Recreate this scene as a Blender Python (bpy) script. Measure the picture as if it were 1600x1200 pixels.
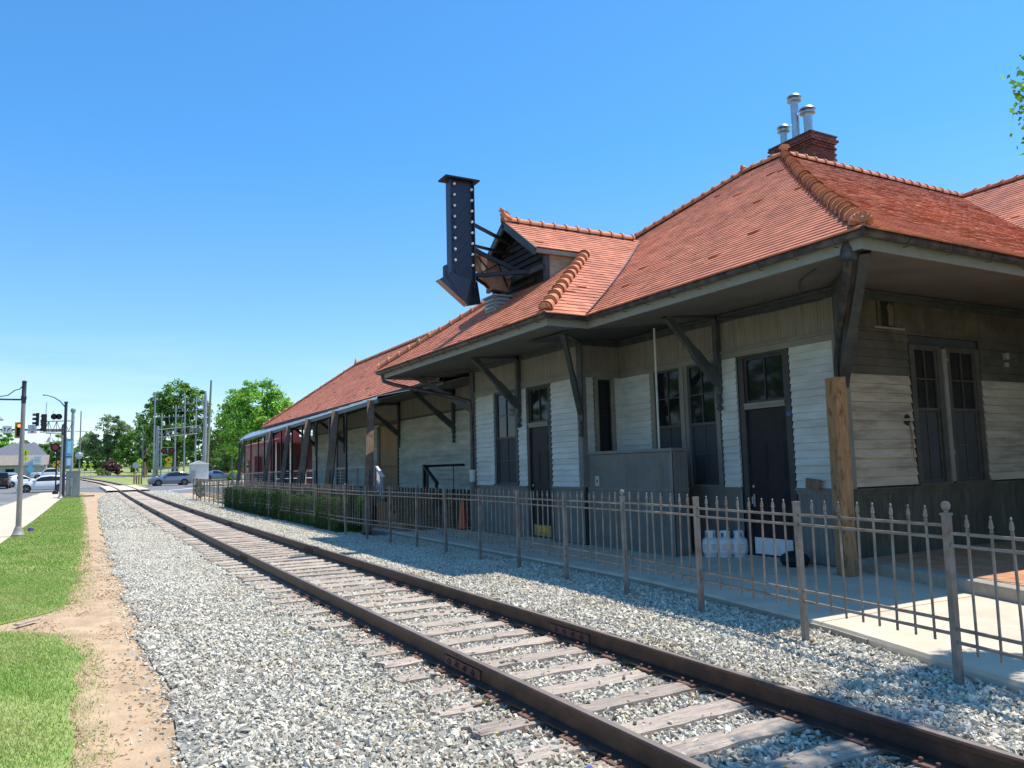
import bpy, bmesh, math, random
import numpy as np
from mathutils import Vector, Matrix
R = math.radians
random.seed(7); RNG = np.random.default_rng(11)
SC = bpy.context.scene
COL = SC.collection
for o in list(bpy.data.objects): bpy.data.objects.remove(o)

# ------------------------------------------------------------------ camera
def look_matrix(yaw, pitch, roll, loc):
    cy, sy, cp, sp = math.cos(yaw), math.sin(yaw), math.cos(pitch), math.sin(pitch)
    f = Vector((sy*cp, cy*cp, sp)); r = Vector((cy, -sy, 0)); u = r.cross(f)
    cr, sr = math.cos(roll), math.sin(roll)
    r2 = r*cr - u*sr; u2 = r*sr + u*cr
    m = Matrix((r2, u2, -f)).transposed().to_4x4(); m.translation = loc
    return m
cam_d = bpy.data.cameras.new('camera'); cam = bpy.data.objects.new('camera', cam_d); COL.objects.link(cam)
cam_d.sensor_width = 36; cam_d.lens = 1210.3/1600*36
cam_d.clip_start = 0.1; cam_d.clip_end = 3000
CAMZ = 1.83
cam.matrix_world = look_matrix(.506216, .105768, .02488, Vector((0, 0, CAMZ)))
SC.camera = cam

# ------------------------------------------------------------------ sky and sun
SUN_DIR = Vector((1.80, -0.27, 4.58)).normalized()
EL = math.asin(SUN_DIR.z); AZ = math.atan2(SUN_DIR.x, SUN_DIR.y)
W = bpy.data.worlds.new('World'); SC.world = W; W.use_nodes = True
nt = W.node_tree; nt.nodes.clear()
def N(tree, kind, **kw):
    n = tree.nodes.new(kind)
    for k, v in kw.items(): setattr(n, k, v)
    return n
sky = N(nt, 'ShaderNodeTexSky', sky_type='NISHITA', sun_disc=False, sun_elevation=EL, sun_rotation=AZ)
sky.altitude = 0; sky.air_density = 1.0; sky.dust_density = 0.3; sky.ozone_density = 3.0
tc = N(nt, 'ShaderNodeTexCoord')
# thin bright cirrus low over the horizon
sep = N(nt, 'ShaderNodeSeparateXYZ'); nt.links.new(tc.outputs['Generated'], sep.inputs[0])
mapn = N(nt, 'ShaderNodeMapping'); mapn.inputs['Scale'].default_value = (2.2, 2.2, 16)
nt.links.new(tc.outputs['Generated'], mapn.inputs[0])
noi = N(nt, 'ShaderNodeTexNoise'); noi.inputs['Scale'].default_value = 1.6; noi.inputs['Detail'].default_value = 7
nt.links.new(mapn.outputs[0], noi.inputs['Vector'])
cr1 = N(nt, 'ShaderNodeMapRange'); cr1.inputs[1].default_value = .40; cr1.inputs[2].default_value = .68
nt.links.new(noi.outputs[0], cr1.inputs[0])
cr2 = N(nt, 'ShaderNodeMapRange'); cr2.inputs[1].default_value = .17; cr2.inputs[2].default_value = .02
nt.links.new(sep.outputs[2], cr2.inputs[0])
mul = N(nt, 'ShaderNodeMath', operation='MULTIPLY'); nt.links.new(cr1.outputs[0], mul.inputs[0]); nt.links.new(cr2.outputs[0], mul.inputs[1])
mul2 = N(nt, 'ShaderNodeMath', operation='MULTIPLY'); nt.links.new(mul.outputs[0], mul2.inputs[0]); mul2.inputs[1].default_value = .6
tint = N(nt, 'ShaderNodeMix', data_type='RGBA', blend_type='MULTIPLY'); tint.inputs[0].default_value = 1.0
tel = N(nt, 'ShaderNodeMapRange'); tel.inputs[1].default_value = .02; tel.inputs[2].default_value = .38; nt.links.new(sep.outputs[2], tel.inputs[0])
tcol = N(nt, 'ShaderNodeMix', data_type='RGBA'); nt.links.new(tel.outputs[0], tcol.inputs[0])
tcol.inputs[6].default_value = (.86, .95, 1.08, 1); tcol.inputs[7].default_value = (.47, 1.0, 1.30, 1)
nt.links.new(tcol.outputs[2], tint.inputs[7])
nt.links.new(sky.outputs[0], tint.inputs[6])
mx = N(nt, 'ShaderNodeMix', data_type='RGBA'); nt.links.new(mul2.outputs[0], mx.inputs[0])
nt.links.new(tint.outputs[2], mx.inputs[6]); mx.inputs[7].default_value = (6.2, 6.5, 6.8, 1)
bg = N(nt, 'ShaderNodeBackground'); bg.inputs[1].default_value = 0.15
wo = N(nt, 'ShaderNodeOutputWorld')
nt.links.new(mx.outputs[2], bg.inputs[0]); nt.links.new(bg.outputs[0], wo.inputs[0])
sun_d = bpy.data.lights.new('sun', 'SUN'); sun_d.energy = 5.0; sun_d.angle = R(.53); sun_d.color = (1, .95, .87)
sun = bpy.data.objects.new('sun', sun_d); COL.objects.link(sun)
sun.rotation_euler = (-SUN_DIR).to_track_quat('-Z', 'Y').to_euler()
sun.location = (30, -5, 60)
SC.view_settings.view_transform = 'Standard'; SC.view_settings.look = 'None'
SC.view_settings.gamma = 1; SC.view_settings.exposure = 0.26; SC.view_settings.use_curve_mapping = False
SC.render.engine = 'CYCLES'
SC.cycles.max_bounces = 6; SC.cycles.diffuse_bounces = 4; SC.cycles.glossy_bounces = 3; SC.cycles.transmission_bounces = 3
SC.cycles.caustics_reflective = False; SC.cycles.caustics_refractive = False

# ------------------------------------------------------------------ helpers
WL = {}
def thing(name, label, cat, loc=(0, 0, 0), group=None, rotz=0):
    o = bpy.data.objects.new(name, None); COL.objects.link(o)
    o.empty_display_size = .3
    o.location = loc; o.rotation_euler = (0, 0, rotz)
    o['label'] = label; o['category'] = cat
    if group: o['group'] = group
    WL[o.name] = Vector(loc)
    return o
def tag(o, label, cat, group=None):
    o['label'] = label; o['category'] = cat
    if group: o['group'] = group
    return o
def kind(o, k): o['kind'] = k; return o
def dup(src, parent=None, loc=None, rotz=None, label=None, scale=None):
    o = src.copy(); COL.objects.link(o)
    if parent is not None: o.parent = parent
    if loc is not None: o.location = loc
    if rotz is not None: o.rotation_euler = (0, 0, rotz)
    if scale is not None: o.scale = scale
    if label: o['label'] = label
    for ch in src.children: dup(ch, o)
    WL[o.name] = Vector(o.location)
    return o
def place(name, me, parent, loc, rot=None, scale=None):
    """an object of its own that shares mesh `me`, at world point loc"""
    o = bpy.data.objects.new(name, me); COL.objects.link(o)
    base = WL.get(parent.name, Vector((0, 0, 0))) if parent else Vector((0, 0, 0))
    o.parent = parent; o.location = Vector(loc) - base
    if rot is not None:
        if isinstance(rot, Matrix): o.rotation_euler = rot.to_euler()
        else: o.rotation_euler = rot
    if scale is not None: o.scale = scale
    WL[o.name] = Vector(loc)
    return o

class MB:
    def __init__(s): s.v = []; s.f = []
    def add(s, vs, fs):
        n = len(s.v); s.v += [tuple(p) for p in vs]; s.f += [tuple(i+n for i in f) for f in fs]; return s
    def box(s, x0, x1, y0, y1, z0, z1):
        return s.add([(x0,y0,z0),(x1,y0,z0),(x1,y1,z0),(x0,y1,z0),(x0,y0,z1),(x1,y0,z1),(x1,y1,z1),(x0,y1,z1)],
                     [(0,3,2,1),(4,5,6,7),(0,1,5,4),(1,2,6,5),(2,3,7,6),(3,0,4,7)])
    def beam(s, p, q, w, h, up=(0,0,1), w2=None, h2=None):
        p, q = Vector(p), Vector(q); d = (q-p).normalized(); up = Vector(up)
        sd = d.cross(up)
        if sd.length < 1e-5: sd = d.cross(Vector((1,0,0)))
        sd.normalize(); u = sd.cross(d)
        w2 = w if w2 is None else w2; h2 = h if h2 is None else h2
        vs = []
        for c, ww, hh in ((p, w, h), (q, w2, h2)):
            for a, b in ((-1,-1),(1,-1),(1,1),(-1,1)): vs.append(c + sd*(a*ww/2) + u*(b*hh/2))
        return s.add(vs, [(0,1,2,3),(7,6,5,4),(0,4,5,1),(1,5,6,2),(2,6,7,3),(3,7,4,0)])
    def tube(s, p, q, r, n=8, r2=None, caps=True):
        p, q = Vector(p), Vector(q); d = (q-p).normalized(); r2 = r if r2 is None else r2
        a = d.orthogonal().normalized(); b = d.cross(a)
        vs = []
        for c, rr in ((p, r), (q, r2)):
            for i in range(n):
                t = 2*math.pi*i/n; vs.append(c + a*(rr*math.cos(t)) + b*(rr*math.sin(t)))
        fs = [(i, (i+1) % n, n+(i+1) % n, n+i) for i in range(n)]
        if caps: fs += [tuple(range(n-1, -1, -1)), tuple(range(n, 2*n))]
        return s.add(vs, fs)
    def path(s, pts, r, n=8):
        pts = [Vector(p) for p in pts]; vs = []; a = None
        rs = r if isinstance(r, (list, tuple)) else [r]*len(pts)
        for i, p in enumerate(pts):
            d = (pts[min(i+1, len(pts)-1)] - pts[max(i-1, 0)]).normalized()
            if a is None: a = d.orthogonal().normalized()
            a = (a - d*a.dot(d)).normalized(); b = d.cross(a)
            for k in range(n):
                t = 2*math.pi*k/n; vs.append(p + (a*math.cos(t) + b*math.sin(t))*rs[i])
        fs = []
        for i in range(len(pts)-1):
            for k in range(n):
                fs.append((i*n+k, i*n+(k+1) % n, (i+1)*n+(k+1) % n, (i+1)*n+k))
        fs += [tuple(range(n-1, -1, -1)), tuple((len(pts)-1)*n+k for k in range(n))]
        return s.add(vs, fs)
    def lathe(s, prof, c=(0,0,0), n=12, cap=True, axis='z'):
        vs = []
        for r, z in prof:
            for i in range(n):
                t = 2*math.pi*i/n
                x, y = r*math.cos(t), r*math.sin(t)
                vs.append((c[0]+x, c[1]+y, c[2]+z) if axis == 'z' else ((c[0]+z, c[1]+x, c[2]+y) if axis == 'x' else (c[0]+x, c[1]+z, c[2]+y)))
        fs = []
        for j in range(len(prof)-1):
            for i in range(n): fs.append((j*n+i, j*n+(i+1) % n, (j+1)*n+(i+1) % n, (j+1)*n+i))
        if cap: fs += [tuple(range(n-1, -1, -1)), tuple((len(prof)-1)*n+i for i in range(n))]
        return s.add(vs, fs)
    def prism(s, pts, off):
        n = len(pts); off = Vector(off)
        vs = [Vector(p) for p in pts]; vs += [p+off for p in vs]
        fs = [tuple(range(n-1, -1, -1)), tuple(range(n, 2*n))] + [(i, (i+1) % n, n+(i+1) % n, n+i) for i in range(n)]
        return s.add(vs, fs)
    def poly(s, *pts): return s.add(pts, [tuple(range(len(pts)))])
    def grid(s, rows):
        n = len(rows[0]); vs = [p for r in rows for p in r]
        fs = [(i*n+j, i*n+j+1, (i+1)*n+j+1, (i+1)*n+j) for i in range(len(rows)-1) for j in range(n-1)]
        return s.add(vs, fs)
    def mesh(s, name, mat, smooth=False, base=(0,0,0)):
        me = bpy.data.meshes.new(name)
        b = Vector(base)
        me.from_pydata([tuple(Vector(p)-b) for p in s.v], [], s.f)
        bm = bmesh.new(); bm.from_mesh(me); bmesh.ops.recalc_face_normals(bm, faces=bm.faces); bm.to_mesh(me); bm.free()
        if mat: me.materials.append(mat)
        if smooth:
            me.polygons.foreach_set('use_smooth', [True]*len(me.polygons))
            try: me.set_sharp_from_angle(angle=R(40))
            except Exception: pass
        return me
    def build(s, name, mat, parent=None, smooth=False, local=False, bevel=0):
        base = Vector((0,0,0)) if (local or parent is None) else WL.get(parent.name, Vector((0,0,0)))
        if parent is None and not local:
            # a thing of one mesh: put its origin at its base
            xs = [p[0] for p in s.v]; ys = [p[1] for p in s.v]; zs = [p[2] for p in s.v]
            base = Vector(((min(xs)+max(xs))/2, (min(ys)+max(ys))/2, min(zs)))
        me = s.mesh(name, mat, smooth, base)
        o = bpy.data.objects.new(name, me); COL.objects.link(o)
        if parent is not None: o.parent = parent
        elif not local: o.location = base
        WL[o.name] = base
        if bevel:
            m = o.modifiers.new('bevel', 'BEVEL'); m.width = bevel; m.segments = 2; m.limit_method = 'ANGLE'
        return o

def fast_mesh(name, verts, faces_flat, nper, mat, smooth=False):
    """verts (n,3); faces as (m,nper) int array"""
    me = bpy.data.meshes.new(name)
    v = np.asarray(verts, np.float32); f = np.asarray(faces_flat, np.int32)
    me.vertices.add(len(v)); me.vertices.foreach_set('co', v.ravel())
    me.loops.add(f.size); me.loops.foreach_set('vertex_index', f.ravel())
    me.polygons.add(len(f)); me.polygons.foreach_set('loop_start', np.arange(0, f.size, nper, dtype=np.int32))
    me.update(calc_edges=True)
    me.polygons.foreach_set('use_smooth', np.full(len(f), bool(smooth)))
    me.materials.append(mat)
    return me
def mesh_obj(name, me, parent=None, loc=(0,0,0)):
    o = bpy.data.objects.new(name, me); COL.objects.link(o)
    o.location = loc
    if parent is not None: o.parent = parent
    WL[o.name] = Vector(loc)
    return o

# ------------------------------------------------------------------ materials
def mat(name, col, rough=.65, var=.18, scale=6, col2=None, stretch=(1,1,1), bump=0, bscale=30, bstretch=None,
        rand=0, metal=0, stain=None, stain_amt=.5, stain_scale=1.5, stain_stretch=(1,1,1), spec=.4, gen=False, thr=(.45,.62), detail=5, world=False):
    m = bpy.data.materials.new(name); m.use_nodes = True
    t = m.node_tree; b = t.nodes['Principled BSDF']
    b.inputs['Roughness'].default_value = rough; b.inputs['Metallic'].default_value = metal
    b.inputs['Specular IOR Level'].default_value = spec
    co = N(t, 'ShaderNodeTexCoord'); 
    if world:
        geo = N(t, 'ShaderNodeNewGeometry'); src = geo.outputs['Position']
    else: src = co.outputs['Object']
    def noise(sc, st, det=5, rough_=.55):
        mp = N(t, 'ShaderNodeMapping'); mp.inputs['Scale'].default_value = st
        t.links.new(src, mp.inputs[0])
        n = N(t, 'ShaderNodeTexNoise'); n.inputs['Scale'].default_value = sc; n.inputs['Detail'].default_value = det
        n.inputs['Roughness'].default_value = rough_
        t.links.new(mp.outputs[0], n.inputs['Vector'])
        return n.outputs[0]
    c = Vector(col)
    c2 = Vector(col2) if col2 else c*(1-2*var)
    n1 = noise(scale, stretch, detail)
    r1 = N(t, 'ShaderNodeMapRange'); r1.inputs[1].default_value = .28; r1.inputs[2].default_value = .72
    t.links.new(n1, r1.inputs[0])
    mx = N(t, 'ShaderNodeMix', data_type='RGBA')
    t.links.new(r1.outputs[0], mx.inputs[0])
    hi = c if col2 else c*(1+var)
    mx.inputs[6].default_value = (*c2, 1); mx.inputs[7].default_value = (*hi, 1)
    out = mx.outputs[2]
    if stain:
        n2 = noise(stain_scale, stain_stretch, 8, .65)
        r2 = N(t, 'ShaderNodeMapRange'); r2.inputs[1].default_value = thr[0]; r2.inputs[2].default_value = thr[1]
        r2.inputs[4].default_value = stain_amt
        t.links.new(n2, r2.inputs[0])
        m2 = N(t, 'ShaderNodeMix', data_type='RGBA'); t.links.new(r2.outputs[0], m2.inputs[0])
        t.links.new(out, m2.inputs[6]); m2.inputs[7].default_value = (*stain, 1); out = m2.outputs[2]
    if rand:
        geo2 = N(t, 'ShaderNodeNewGeometry'); oi = N(t, 'ShaderNodeObjectInfo')
        ad = N(t, 'ShaderNodeMath', operation='ADD'); t.links.new(geo2.outputs['Random Per Island'], ad.inputs[0]); t.links.new(oi.outputs['Random'], ad.inputs[1])
        fr = N(t, 'ShaderNodeMath', operation='FRACT'); t.links.new(ad.outputs[0], fr.inputs[0])
        r3 = N(t, 'ShaderNodeMapRange'); r3.inputs[3].default_value = 1-rand; r3.inputs[4].default_value = 1+rand
        t.links.new(fr.outputs[0], r3.inputs[0])
        m3 = N(t, 'ShaderNodeVectorMath', operation='SCALE'); t.links.new(out, m3.inputs[0]); t.links.new(r3.outputs[0], m3.inputs['Scale'])
        out = m3.outputs[0]
    t.links.new(out, b.inputs['Base Color'])
    if bump:
        n3 = noise(bscale, bstretch or stretch, 6)
        bp = N(t, 'ShaderNodeBump'); bp.inputs['Strength'].default_value = bump; bp.inputs['Distance'].default_value = .02
        t.links.new(n3, bp.inputs['Height']); t.links.new(bp.outputs[0], b.inputs['Normal'])
    return m
def glassy(name, col, rough=.04, spec=.27, var=.0):
    m = mat(name, col, rough=rough, var=max(var, .1), scale=2, spec=spec, bump=.02, bscale=2.5); return m
def emit(name, col, s=1.5):
    m = bpy.data.materials.new(name); m.use_nodes = True; b = m.node_tree.nodes['Principled BSDF']
    b.inputs['Base Color'].default_value = (*col, 1); b.inputs['Emission Color'].default_value = (*col, 1); b.inputs['Emission Strength'].default_value = s
    return m

M = {}
M['siding_pale'] = mat('pale_grey_siding_paint', (.57,.605,.57), .55, .06, 2.5, stretch=(1,1,3), bump=.08, bscale=60, rand=.06, stain=(.33,.33,.27), stain_amt=.35, stain_scale=1.2, stain_stretch=(.6,.6,2.5), world=True)
M['siding_old'] = mat('weathered_beige_siding_paint', (.52,.53,.45), .7, .12, 2, stretch=(.6,.6,3), bump=.25, bscale=25, bstretch=(.3,.3,4), rand=.10, stain=(.25,.24,.19), stain_amt=.4, stain_scale=1.5, stain_stretch=(.3,.3,2.5), world=True)
M['siding_cream'] = mat('dirty_cream_siding_paint', (.46,.40,.285), .7, .1, 2.5, stretch=(.5,.5,2), bump=.3, bscale=30, bstretch=(.4,.4,3), rand=.08, stain=(.16,.12,.07), stain_amt=.6, stain_scale=3, stain_stretch=(.35,.35,2.5), thr=(.47,.66), world=True)
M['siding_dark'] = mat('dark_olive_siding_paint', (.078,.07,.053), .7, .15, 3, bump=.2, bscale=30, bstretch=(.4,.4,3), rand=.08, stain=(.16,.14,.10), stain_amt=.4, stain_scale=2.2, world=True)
M['frieze'] = mat('olive_grey_board_paint', (.24,.225,.18), .65, .08, 2, stretch=(3,3,.7), rand=.04, bump=.1, bscale=40, stain=(.13,.12,.095), stain_amt=.4, stain_scale=2, stain_stretch=(6,6,.5))
M['trim'] = mat('olive_trim_paint', (.24,.235,.19), .6, .12, 3, bump=.08, bscale=40, stain=(.13,.12,.09), stain_amt=.4)
M['wain'] = mat('slate_grey_wainscot_paint', (.175,.175,.16), .6, .12, 2, rand=.05, stain=(.2,.18,.13), stain_amt=.35, stain_scale=2.5, bump=.08)
M['wain_end'] = mat('mildewed_olive_wainscot_paint', (.10,.095,.065), .7, .2, 2, stretch=(1,1,.4), stain=(.045,.04,.03), stain_amt=.7, stain_scale=4, stain_stretch=(2,2,.4), bump=.15)
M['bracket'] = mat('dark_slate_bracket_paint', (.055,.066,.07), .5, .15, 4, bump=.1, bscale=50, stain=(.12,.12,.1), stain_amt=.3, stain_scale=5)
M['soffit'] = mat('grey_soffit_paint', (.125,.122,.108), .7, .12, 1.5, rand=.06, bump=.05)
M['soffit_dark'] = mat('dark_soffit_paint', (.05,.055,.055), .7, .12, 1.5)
M['door'] = mat('near_black_door_paint', (.019,.017,.020), .5, .15, 3, bump=.04, spec=.25)
M['doorframe'] = mat('dark_umber_frame_paint', (.05,.046,.043), .5, .12, 3)
M['gutter'] = mat('dark_bronze_gutter_metal', (.055,.052,.055), .45, .2, 4, metal=.3, stain=(.17,.15,.13), stain_amt=.5, stain_scale=5)
M['fascia'] = mat('grey_green_fascia_paint', (.26,.27,.235), .6, .12, 3, stain=(.12,.11,.09), stain_amt=.45, stain_scale=3)
M['tile'] = mat('terracotta_roof_tile', (.59,.20,.106), .75, .1, 1.2, rand=.20, bump=.2, bscale=20, stain=(.33,.095,.055), stain_amt=.5, stain_scale=.5, thr=(.42,.66), world=True)
def weather_upper(m):
    "soot and lichen darkening of the clay, gathered in streaks high on the slopes"
    t = m.node_tree; b = t.nodes['Principled BSDF']; src = b.inputs['Base Color'].links[0].from_socket
    g = N(t, 'ShaderNodeNewGeometry'); sx = N(t, 'ShaderNodeSeparateXYZ'); t.links.new(g.outputs['Position'], sx.inputs[0])
    n = N(t, 'ShaderNodeTexNoise'); n.inputs['Scale'].default_value = .9; n.inputs['Detail'].default_value = 7; n.inputs['Roughness'].default_value = .7; t.links.new(g.outputs['Position'], n.inputs['Vector'])
    zr = N(t, 'ShaderNodeMapRange'); zr.inputs[1].default_value = 6.3; zr.inputs[2].default_value = 9.4; zr.inputs[3].default_value = -.20; zr.inputs[4].default_value = .12; t.links.new(sx.outputs[2], zr.inputs[0])
    ad = N(t, 'ShaderNodeMath', operation='ADD'); t.links.new(n.outputs[0], ad.inputs[0]); t.links.new(zr.outputs[0], ad.inputs[1])
    r = N(t, 'ShaderNodeMapRange'); r.inputs[1].default_value = .47; r.inputs[2].default_value = .70; r.inputs[4].default_value = .58; t.links.new(ad.outputs[0], r.inputs[0])
    mx = N(t, 'ShaderNodeMix', data_type='RGBA'); t.links.new(r.outputs[0], mx.inputs[0]); t.links.new(src, mx.inputs[6]); mx.inputs[7].default_value = (.19, .05, .04, 1); t.links.new(mx.outputs[2], b.inputs['Base Color'])
weather_upper(M['tile'])
M['ridge'] = mat('orange_clay_ridge_tile', (.64,.245,.115), .7, .12, 4, rand=.14, bump=.15, bscale=15, stain=(.30,.10,.06), stain_amt=.5, stain_scale=3)
M['roofdeck'] = mat('dark_roof_underlay', (.10,.035,.025), .9, .1, 2)
M['glass'] = glassy('dark_window_glass', (.012,.014,.016))
M['sash'] = mat('dark_grey_sash_paint', (.065,.072,.075), .5, .1, 4)
M['sash_pale'] = mat('weathered_olive_sash_paint', (.075,.07,.055), .6, .2, 4)
M['char'] = mat('charred_board_paint', (.022,.022,.024), .7, .2, 4)
M['brick'] = mat('dark_red_brick', (.23,.068,.05), .85, .2, 8, rand=.30, bump=.4, bscale=40, stain=(.05,.03,.03), stain_amt=.5, stain_scale=2)
M['mortar'] = mat('pale_mortar', (.42,.34,.29), .9, .15, 10)
M['galv'] = mat('galvanised_steel', (.52,.55,.58), .38, .12, 5, metal=.75)
M['galv_dull'] = mat('dull_grey_steel', (.40,.42,.43), .5, .12, 3, metal=.4)
M['alu'] = mat('pale_blue_grey_metal_sheet', (.55,.60,.66), .35, .05, 2, metal=.5)
M['sign_black'] = mat('dark_navy_sign_metal', (.028,.032,.05), .35, .12, 2, spec=.5, metal=.2)
M['bulb'] = mat('white_glass_bulb', (.85,.83,.78), .15, .03, 3)
M['rust_tan'] = mat('torn_tan_sign_sheet', (.42,.28,.18), .7, .2, 2, stain=(.40,.10,.08), stain_amt=.8, stain_scale=1.2)
M['blackiron'] = mat('black_painted_steel', (.018,.018,.02), .45, .15, 5)
M['ironfence'] = mat('weathered_pewter_fence_paint', (.285,.25,.21), .55, .22, 5, metal=.25, stain=(.26,.115,.05), stain_amt=.65, stain_scale=7, thr=(.52,.68), world=True, rand=.1, bump=.15, bscale=60)
M['timber'] = mat('old_brown_timber', (.22,.135,.085), .85, .2, 5, stretch=(4,4,.5), bump=.5, bscale=14, bstretch=(5,5,.4), stain=(.10,.055,.035), stain_amt=.6, stain_scale=3, rand=.12)
M['pine'] = mat('yellow_pine_post', (.36,.20,.09), .75, .2, 5, stretch=(6,6,.5), bump=.35, bscale=12, bstretch=(7,7,.4), stain=(.10,.045,.02), stain_amt=.85, stain_scale=4, stain_stretch=(3,3,1.2), thr=(.53,.66))
M['deckwood'] = mat('brown_stair_boards', (.20,.15,.085), .8, .2, 4, stretch=(.6,5,5), bump=.3, bscale=15, bstretch=(.5,6,6), rand=.12)
M['plywood'] = mat('tan_plywood_sheet', (.42,.255,.14), .75, .12, 3, stretch=(4,4,.6), bump=.1)
M['white'] = mat('white_paint', (.78,.78,.76), .5, .05, 4)
M['sleeper'] = mat('bleached_sleeper_wood', (.53,.435,.345), .9, .14, 4, stretch=(.8,14,14), bump=1.0, bscale=7, bstretch=(.8,16,16), rand=.16, stain=(.20,.13,.10), stain_amt=.75, stain_scale=3, stain_stretch=(.7,9,9), thr=(.5,.66))
M['rail'] = mat('brown_rusted_rail_steel', (.062,.040,.032), .55, .2, 3, metal=.35, stain=(.13,.06,.035), stain_amt=.4, stain_scale=6, bump=.1, bscale=50)
M['railtop'] = mat('worn_rail_head_steel', (.24,.19,.16), .6, .12, 3, metal=.15)
M['rustplate'] = mat('orange_rust_plate', (.19,.095,.065), .85, .2, 8, bump=.3, rand=.1)
M['stone_rust'] = mat('rust_stained_stone', (.36,.26,.17), .92, .2, 20, rand=.4, bump=.5, bscale=60)
M['joint'] = mat('red_brown_joint_steel', (.13,.062,.05), .7, .2, 8, bump=.2)
M['straw'] = mat('dry_straw_blade', (.50,.37,.21), .8, .2, 1.2, rand=.35, world=True)
M['stone'] = mat('grey_ballast_stone', (.63,.575,.46), .9, .15, 25, rand=.38, bump=.3, bscale=60, stain=(.46,.37,.24), stain_amt=.6, stain_scale=1.1, thr=(.5,.66))
M['ballast'] = mat('ballast_bed_gravel', (.30,.285,.25), .95, .5, 38, bump=1.0, bscale=30, stain=(.36,.29,.2), stain_amt=.35, stain_scale=.7, world=True, detail=3)
M['dirt'] = mat('sandy_orange_dirt', (.55,.385,.235), .95, .16, 2.2, bump=.8, bscale=45, stain=(.36,.25,.14), stain_amt=.6, stain_scale=9, stain_stretch=(1,.35,1), thr=(.5,.72), world=True)
M['grassbase'] = mat('mown_lawn_soil', (.22,.34,.07), .95, .2, 1.5, col2=(.36,.37,.14), bump=.6, bscale=60, world=True)
M['blade'] = mat('lawn_grass_blade', (.24,.42,.065), .7, .15, .8, col2=(.46,.48,.16), rand=.25, world=True, detail=4)
M['farlawn'] = mat('dry_verge_grass', (.30,.33,.10), .95, .2, 1, bump=.5, bscale=20, world=True)
M['concrete'] = mat('pale_concrete_walk', (.66,.54,.40), .9, .07, 2, bump=.12, bscale=60, stain=(.42,.37,.30), stain_amt=.4, stain_scale=1.2, world=True)
M['kerbconc'] = mat('stained_concrete_kerb', (.42,.37,.29), .9, .15, 3, bump=.25, bscale=30, stain=(.20,.18,.14), stain_amt=.6, stain_scale=3, world=True)
M['asphalt'] = mat('worn_asphalt', (.20,.20,.205), .9, .12, 2, bump=.3, bscale=80, stain=(.14,.14,.14), stain_amt=.5, stain_scale=.4, world=True)  # worn grey asphalt with random darker stains
M['paintline'] = mat('white_road_paint', (.75,.75,.74), .8, .08, 3)
M['terra_floor'] = mat('terracotta_paving', (.52,.25,.13), .8, .1, 5, rand=.12, bump=.15)
M['earth'] = mat('far_ground', (.26,.27,.12), .95, .2, .2, bump=.2, bscale=3, world=True)
def leafmat(name, c1, c2, rand=.45, tr=.42):
    m = mat(name, tuple(1.9*v for v in c1), .55, .1, .35, col2=tuple(2.1*v for v in c2), rand=rand, spec=.3)
    t = m.node_tree; b = t.nodes['Principled BSDF']; out = t.nodes['Material Output']
    tl = N(t, 'ShaderNodeBsdfTranslucent'); t.links.new(b.inputs['Base Color'].links[0].from_socket, tl.inputs[0])
    ms = N(t, 'ShaderNodeMixShader'); ms.inputs[0].default_value = tr
    t.links.new(b.outputs[0], ms.inputs[1]); t.links.new(tl.outputs[0], ms.inputs[2]); t.links.new(ms.outputs[0], out.inputs[0])
    return m
M['leaf_mid'] = leafmat('mid_green_leaves', (.135,.225,.04), (.07,.14,.03))
M['leaf_dark'] = leafmat('dark_green_leaves', (.07,.13,.03), (.035,.075,.02))
M['leaf_bright'] = leafmat('bright_green_leaves', (.19,.33,.045), (.11,.21,.03))
M['leaf_grey'] = leafmat('grey_green_leaves', (.15,.205,.09), (.08,.125,.055))
M['leaf_purple'] = leafmat('purple_plum_leaves', (.12,.045,.06), (.06,.025,.035))
M['leaf_hedge'] = leafmat('hedge_leaves', (.040,.085,.022), (.018,.04,.012))
M['bark'] = mat('grey_brown_bark', (.16,.125,.095), .95, .25, 4, stretch=(3,3,.6), bump=.6, bscale=8)
M['cab'] = mat('grey_green_cabinet_paint', (.30,.32,.315), .5, .1, 2, metal=.2)
M['hut'] = mat('pale_silver_hut_metal', (.60,.63,.67), .45, .06, 2, metal=.3)
M['lamppole'] = mat('taupe_lamp_pole', (.33,.30,.27), .5, .1, 3)
M['darkpole'] = mat('dark_bronze_pole', (.05,.05,.058), .45, .12, 3)
M['silver'] = mat('silver_painted_steel', (.36,.36,.37), .5, .12, 4, metal=.35)
M['utilwood'] = mat('grey_green_utility_pole', (.27,.27,.215), .85, .2, 3, stretch=(6,6,.3), bump=.3, bscale=10)
M['teal'] = mat('teal_banner_cloth', (.16,.56,.70), .8, .08, 1.5)
M['palecyan'] = mat('pale_cyan_print', (.45,.78,.85), .8, .08, 1.5)
M['yellow'] = mat('yellow_signal_paint', (.80,.48,.02), .5, .05, 3)
M['limesign'] = mat('fluorescent_yellow_green_sign', (.62,.78,.03), .5, .05, 3)
M['black'] = mat('flat_black', (.012,.012,.013), .6, .1, 3)
M['red_lens'] = mat('dark_red_lens', (.30,.02,.03), .2, .1, 3)
M['red_paint'] = mat('red_print', (.65,.03,.03), .6, .05, 3)
M['orange'] = mat('orange_cone_plastic', (.75,.115,.03), .5, .08, 4)
M['tank'] = mat('white_tank_enamel', (.72,.74,.74), .3, .05, 5, stain=(.45,.4,.33), stain_amt=.3, stain_scale=6)
M['tanklabel'] = mat('coral_label_print', (.66,.30,.22), .6, .08, 5)
M['brass'] = mat('tarnished_brass', (.62,.45,.16), .3, .15, 6, metal=.8, stain=(.3,.28,.2), stain_amt=.5, stain_scale=6)
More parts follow.
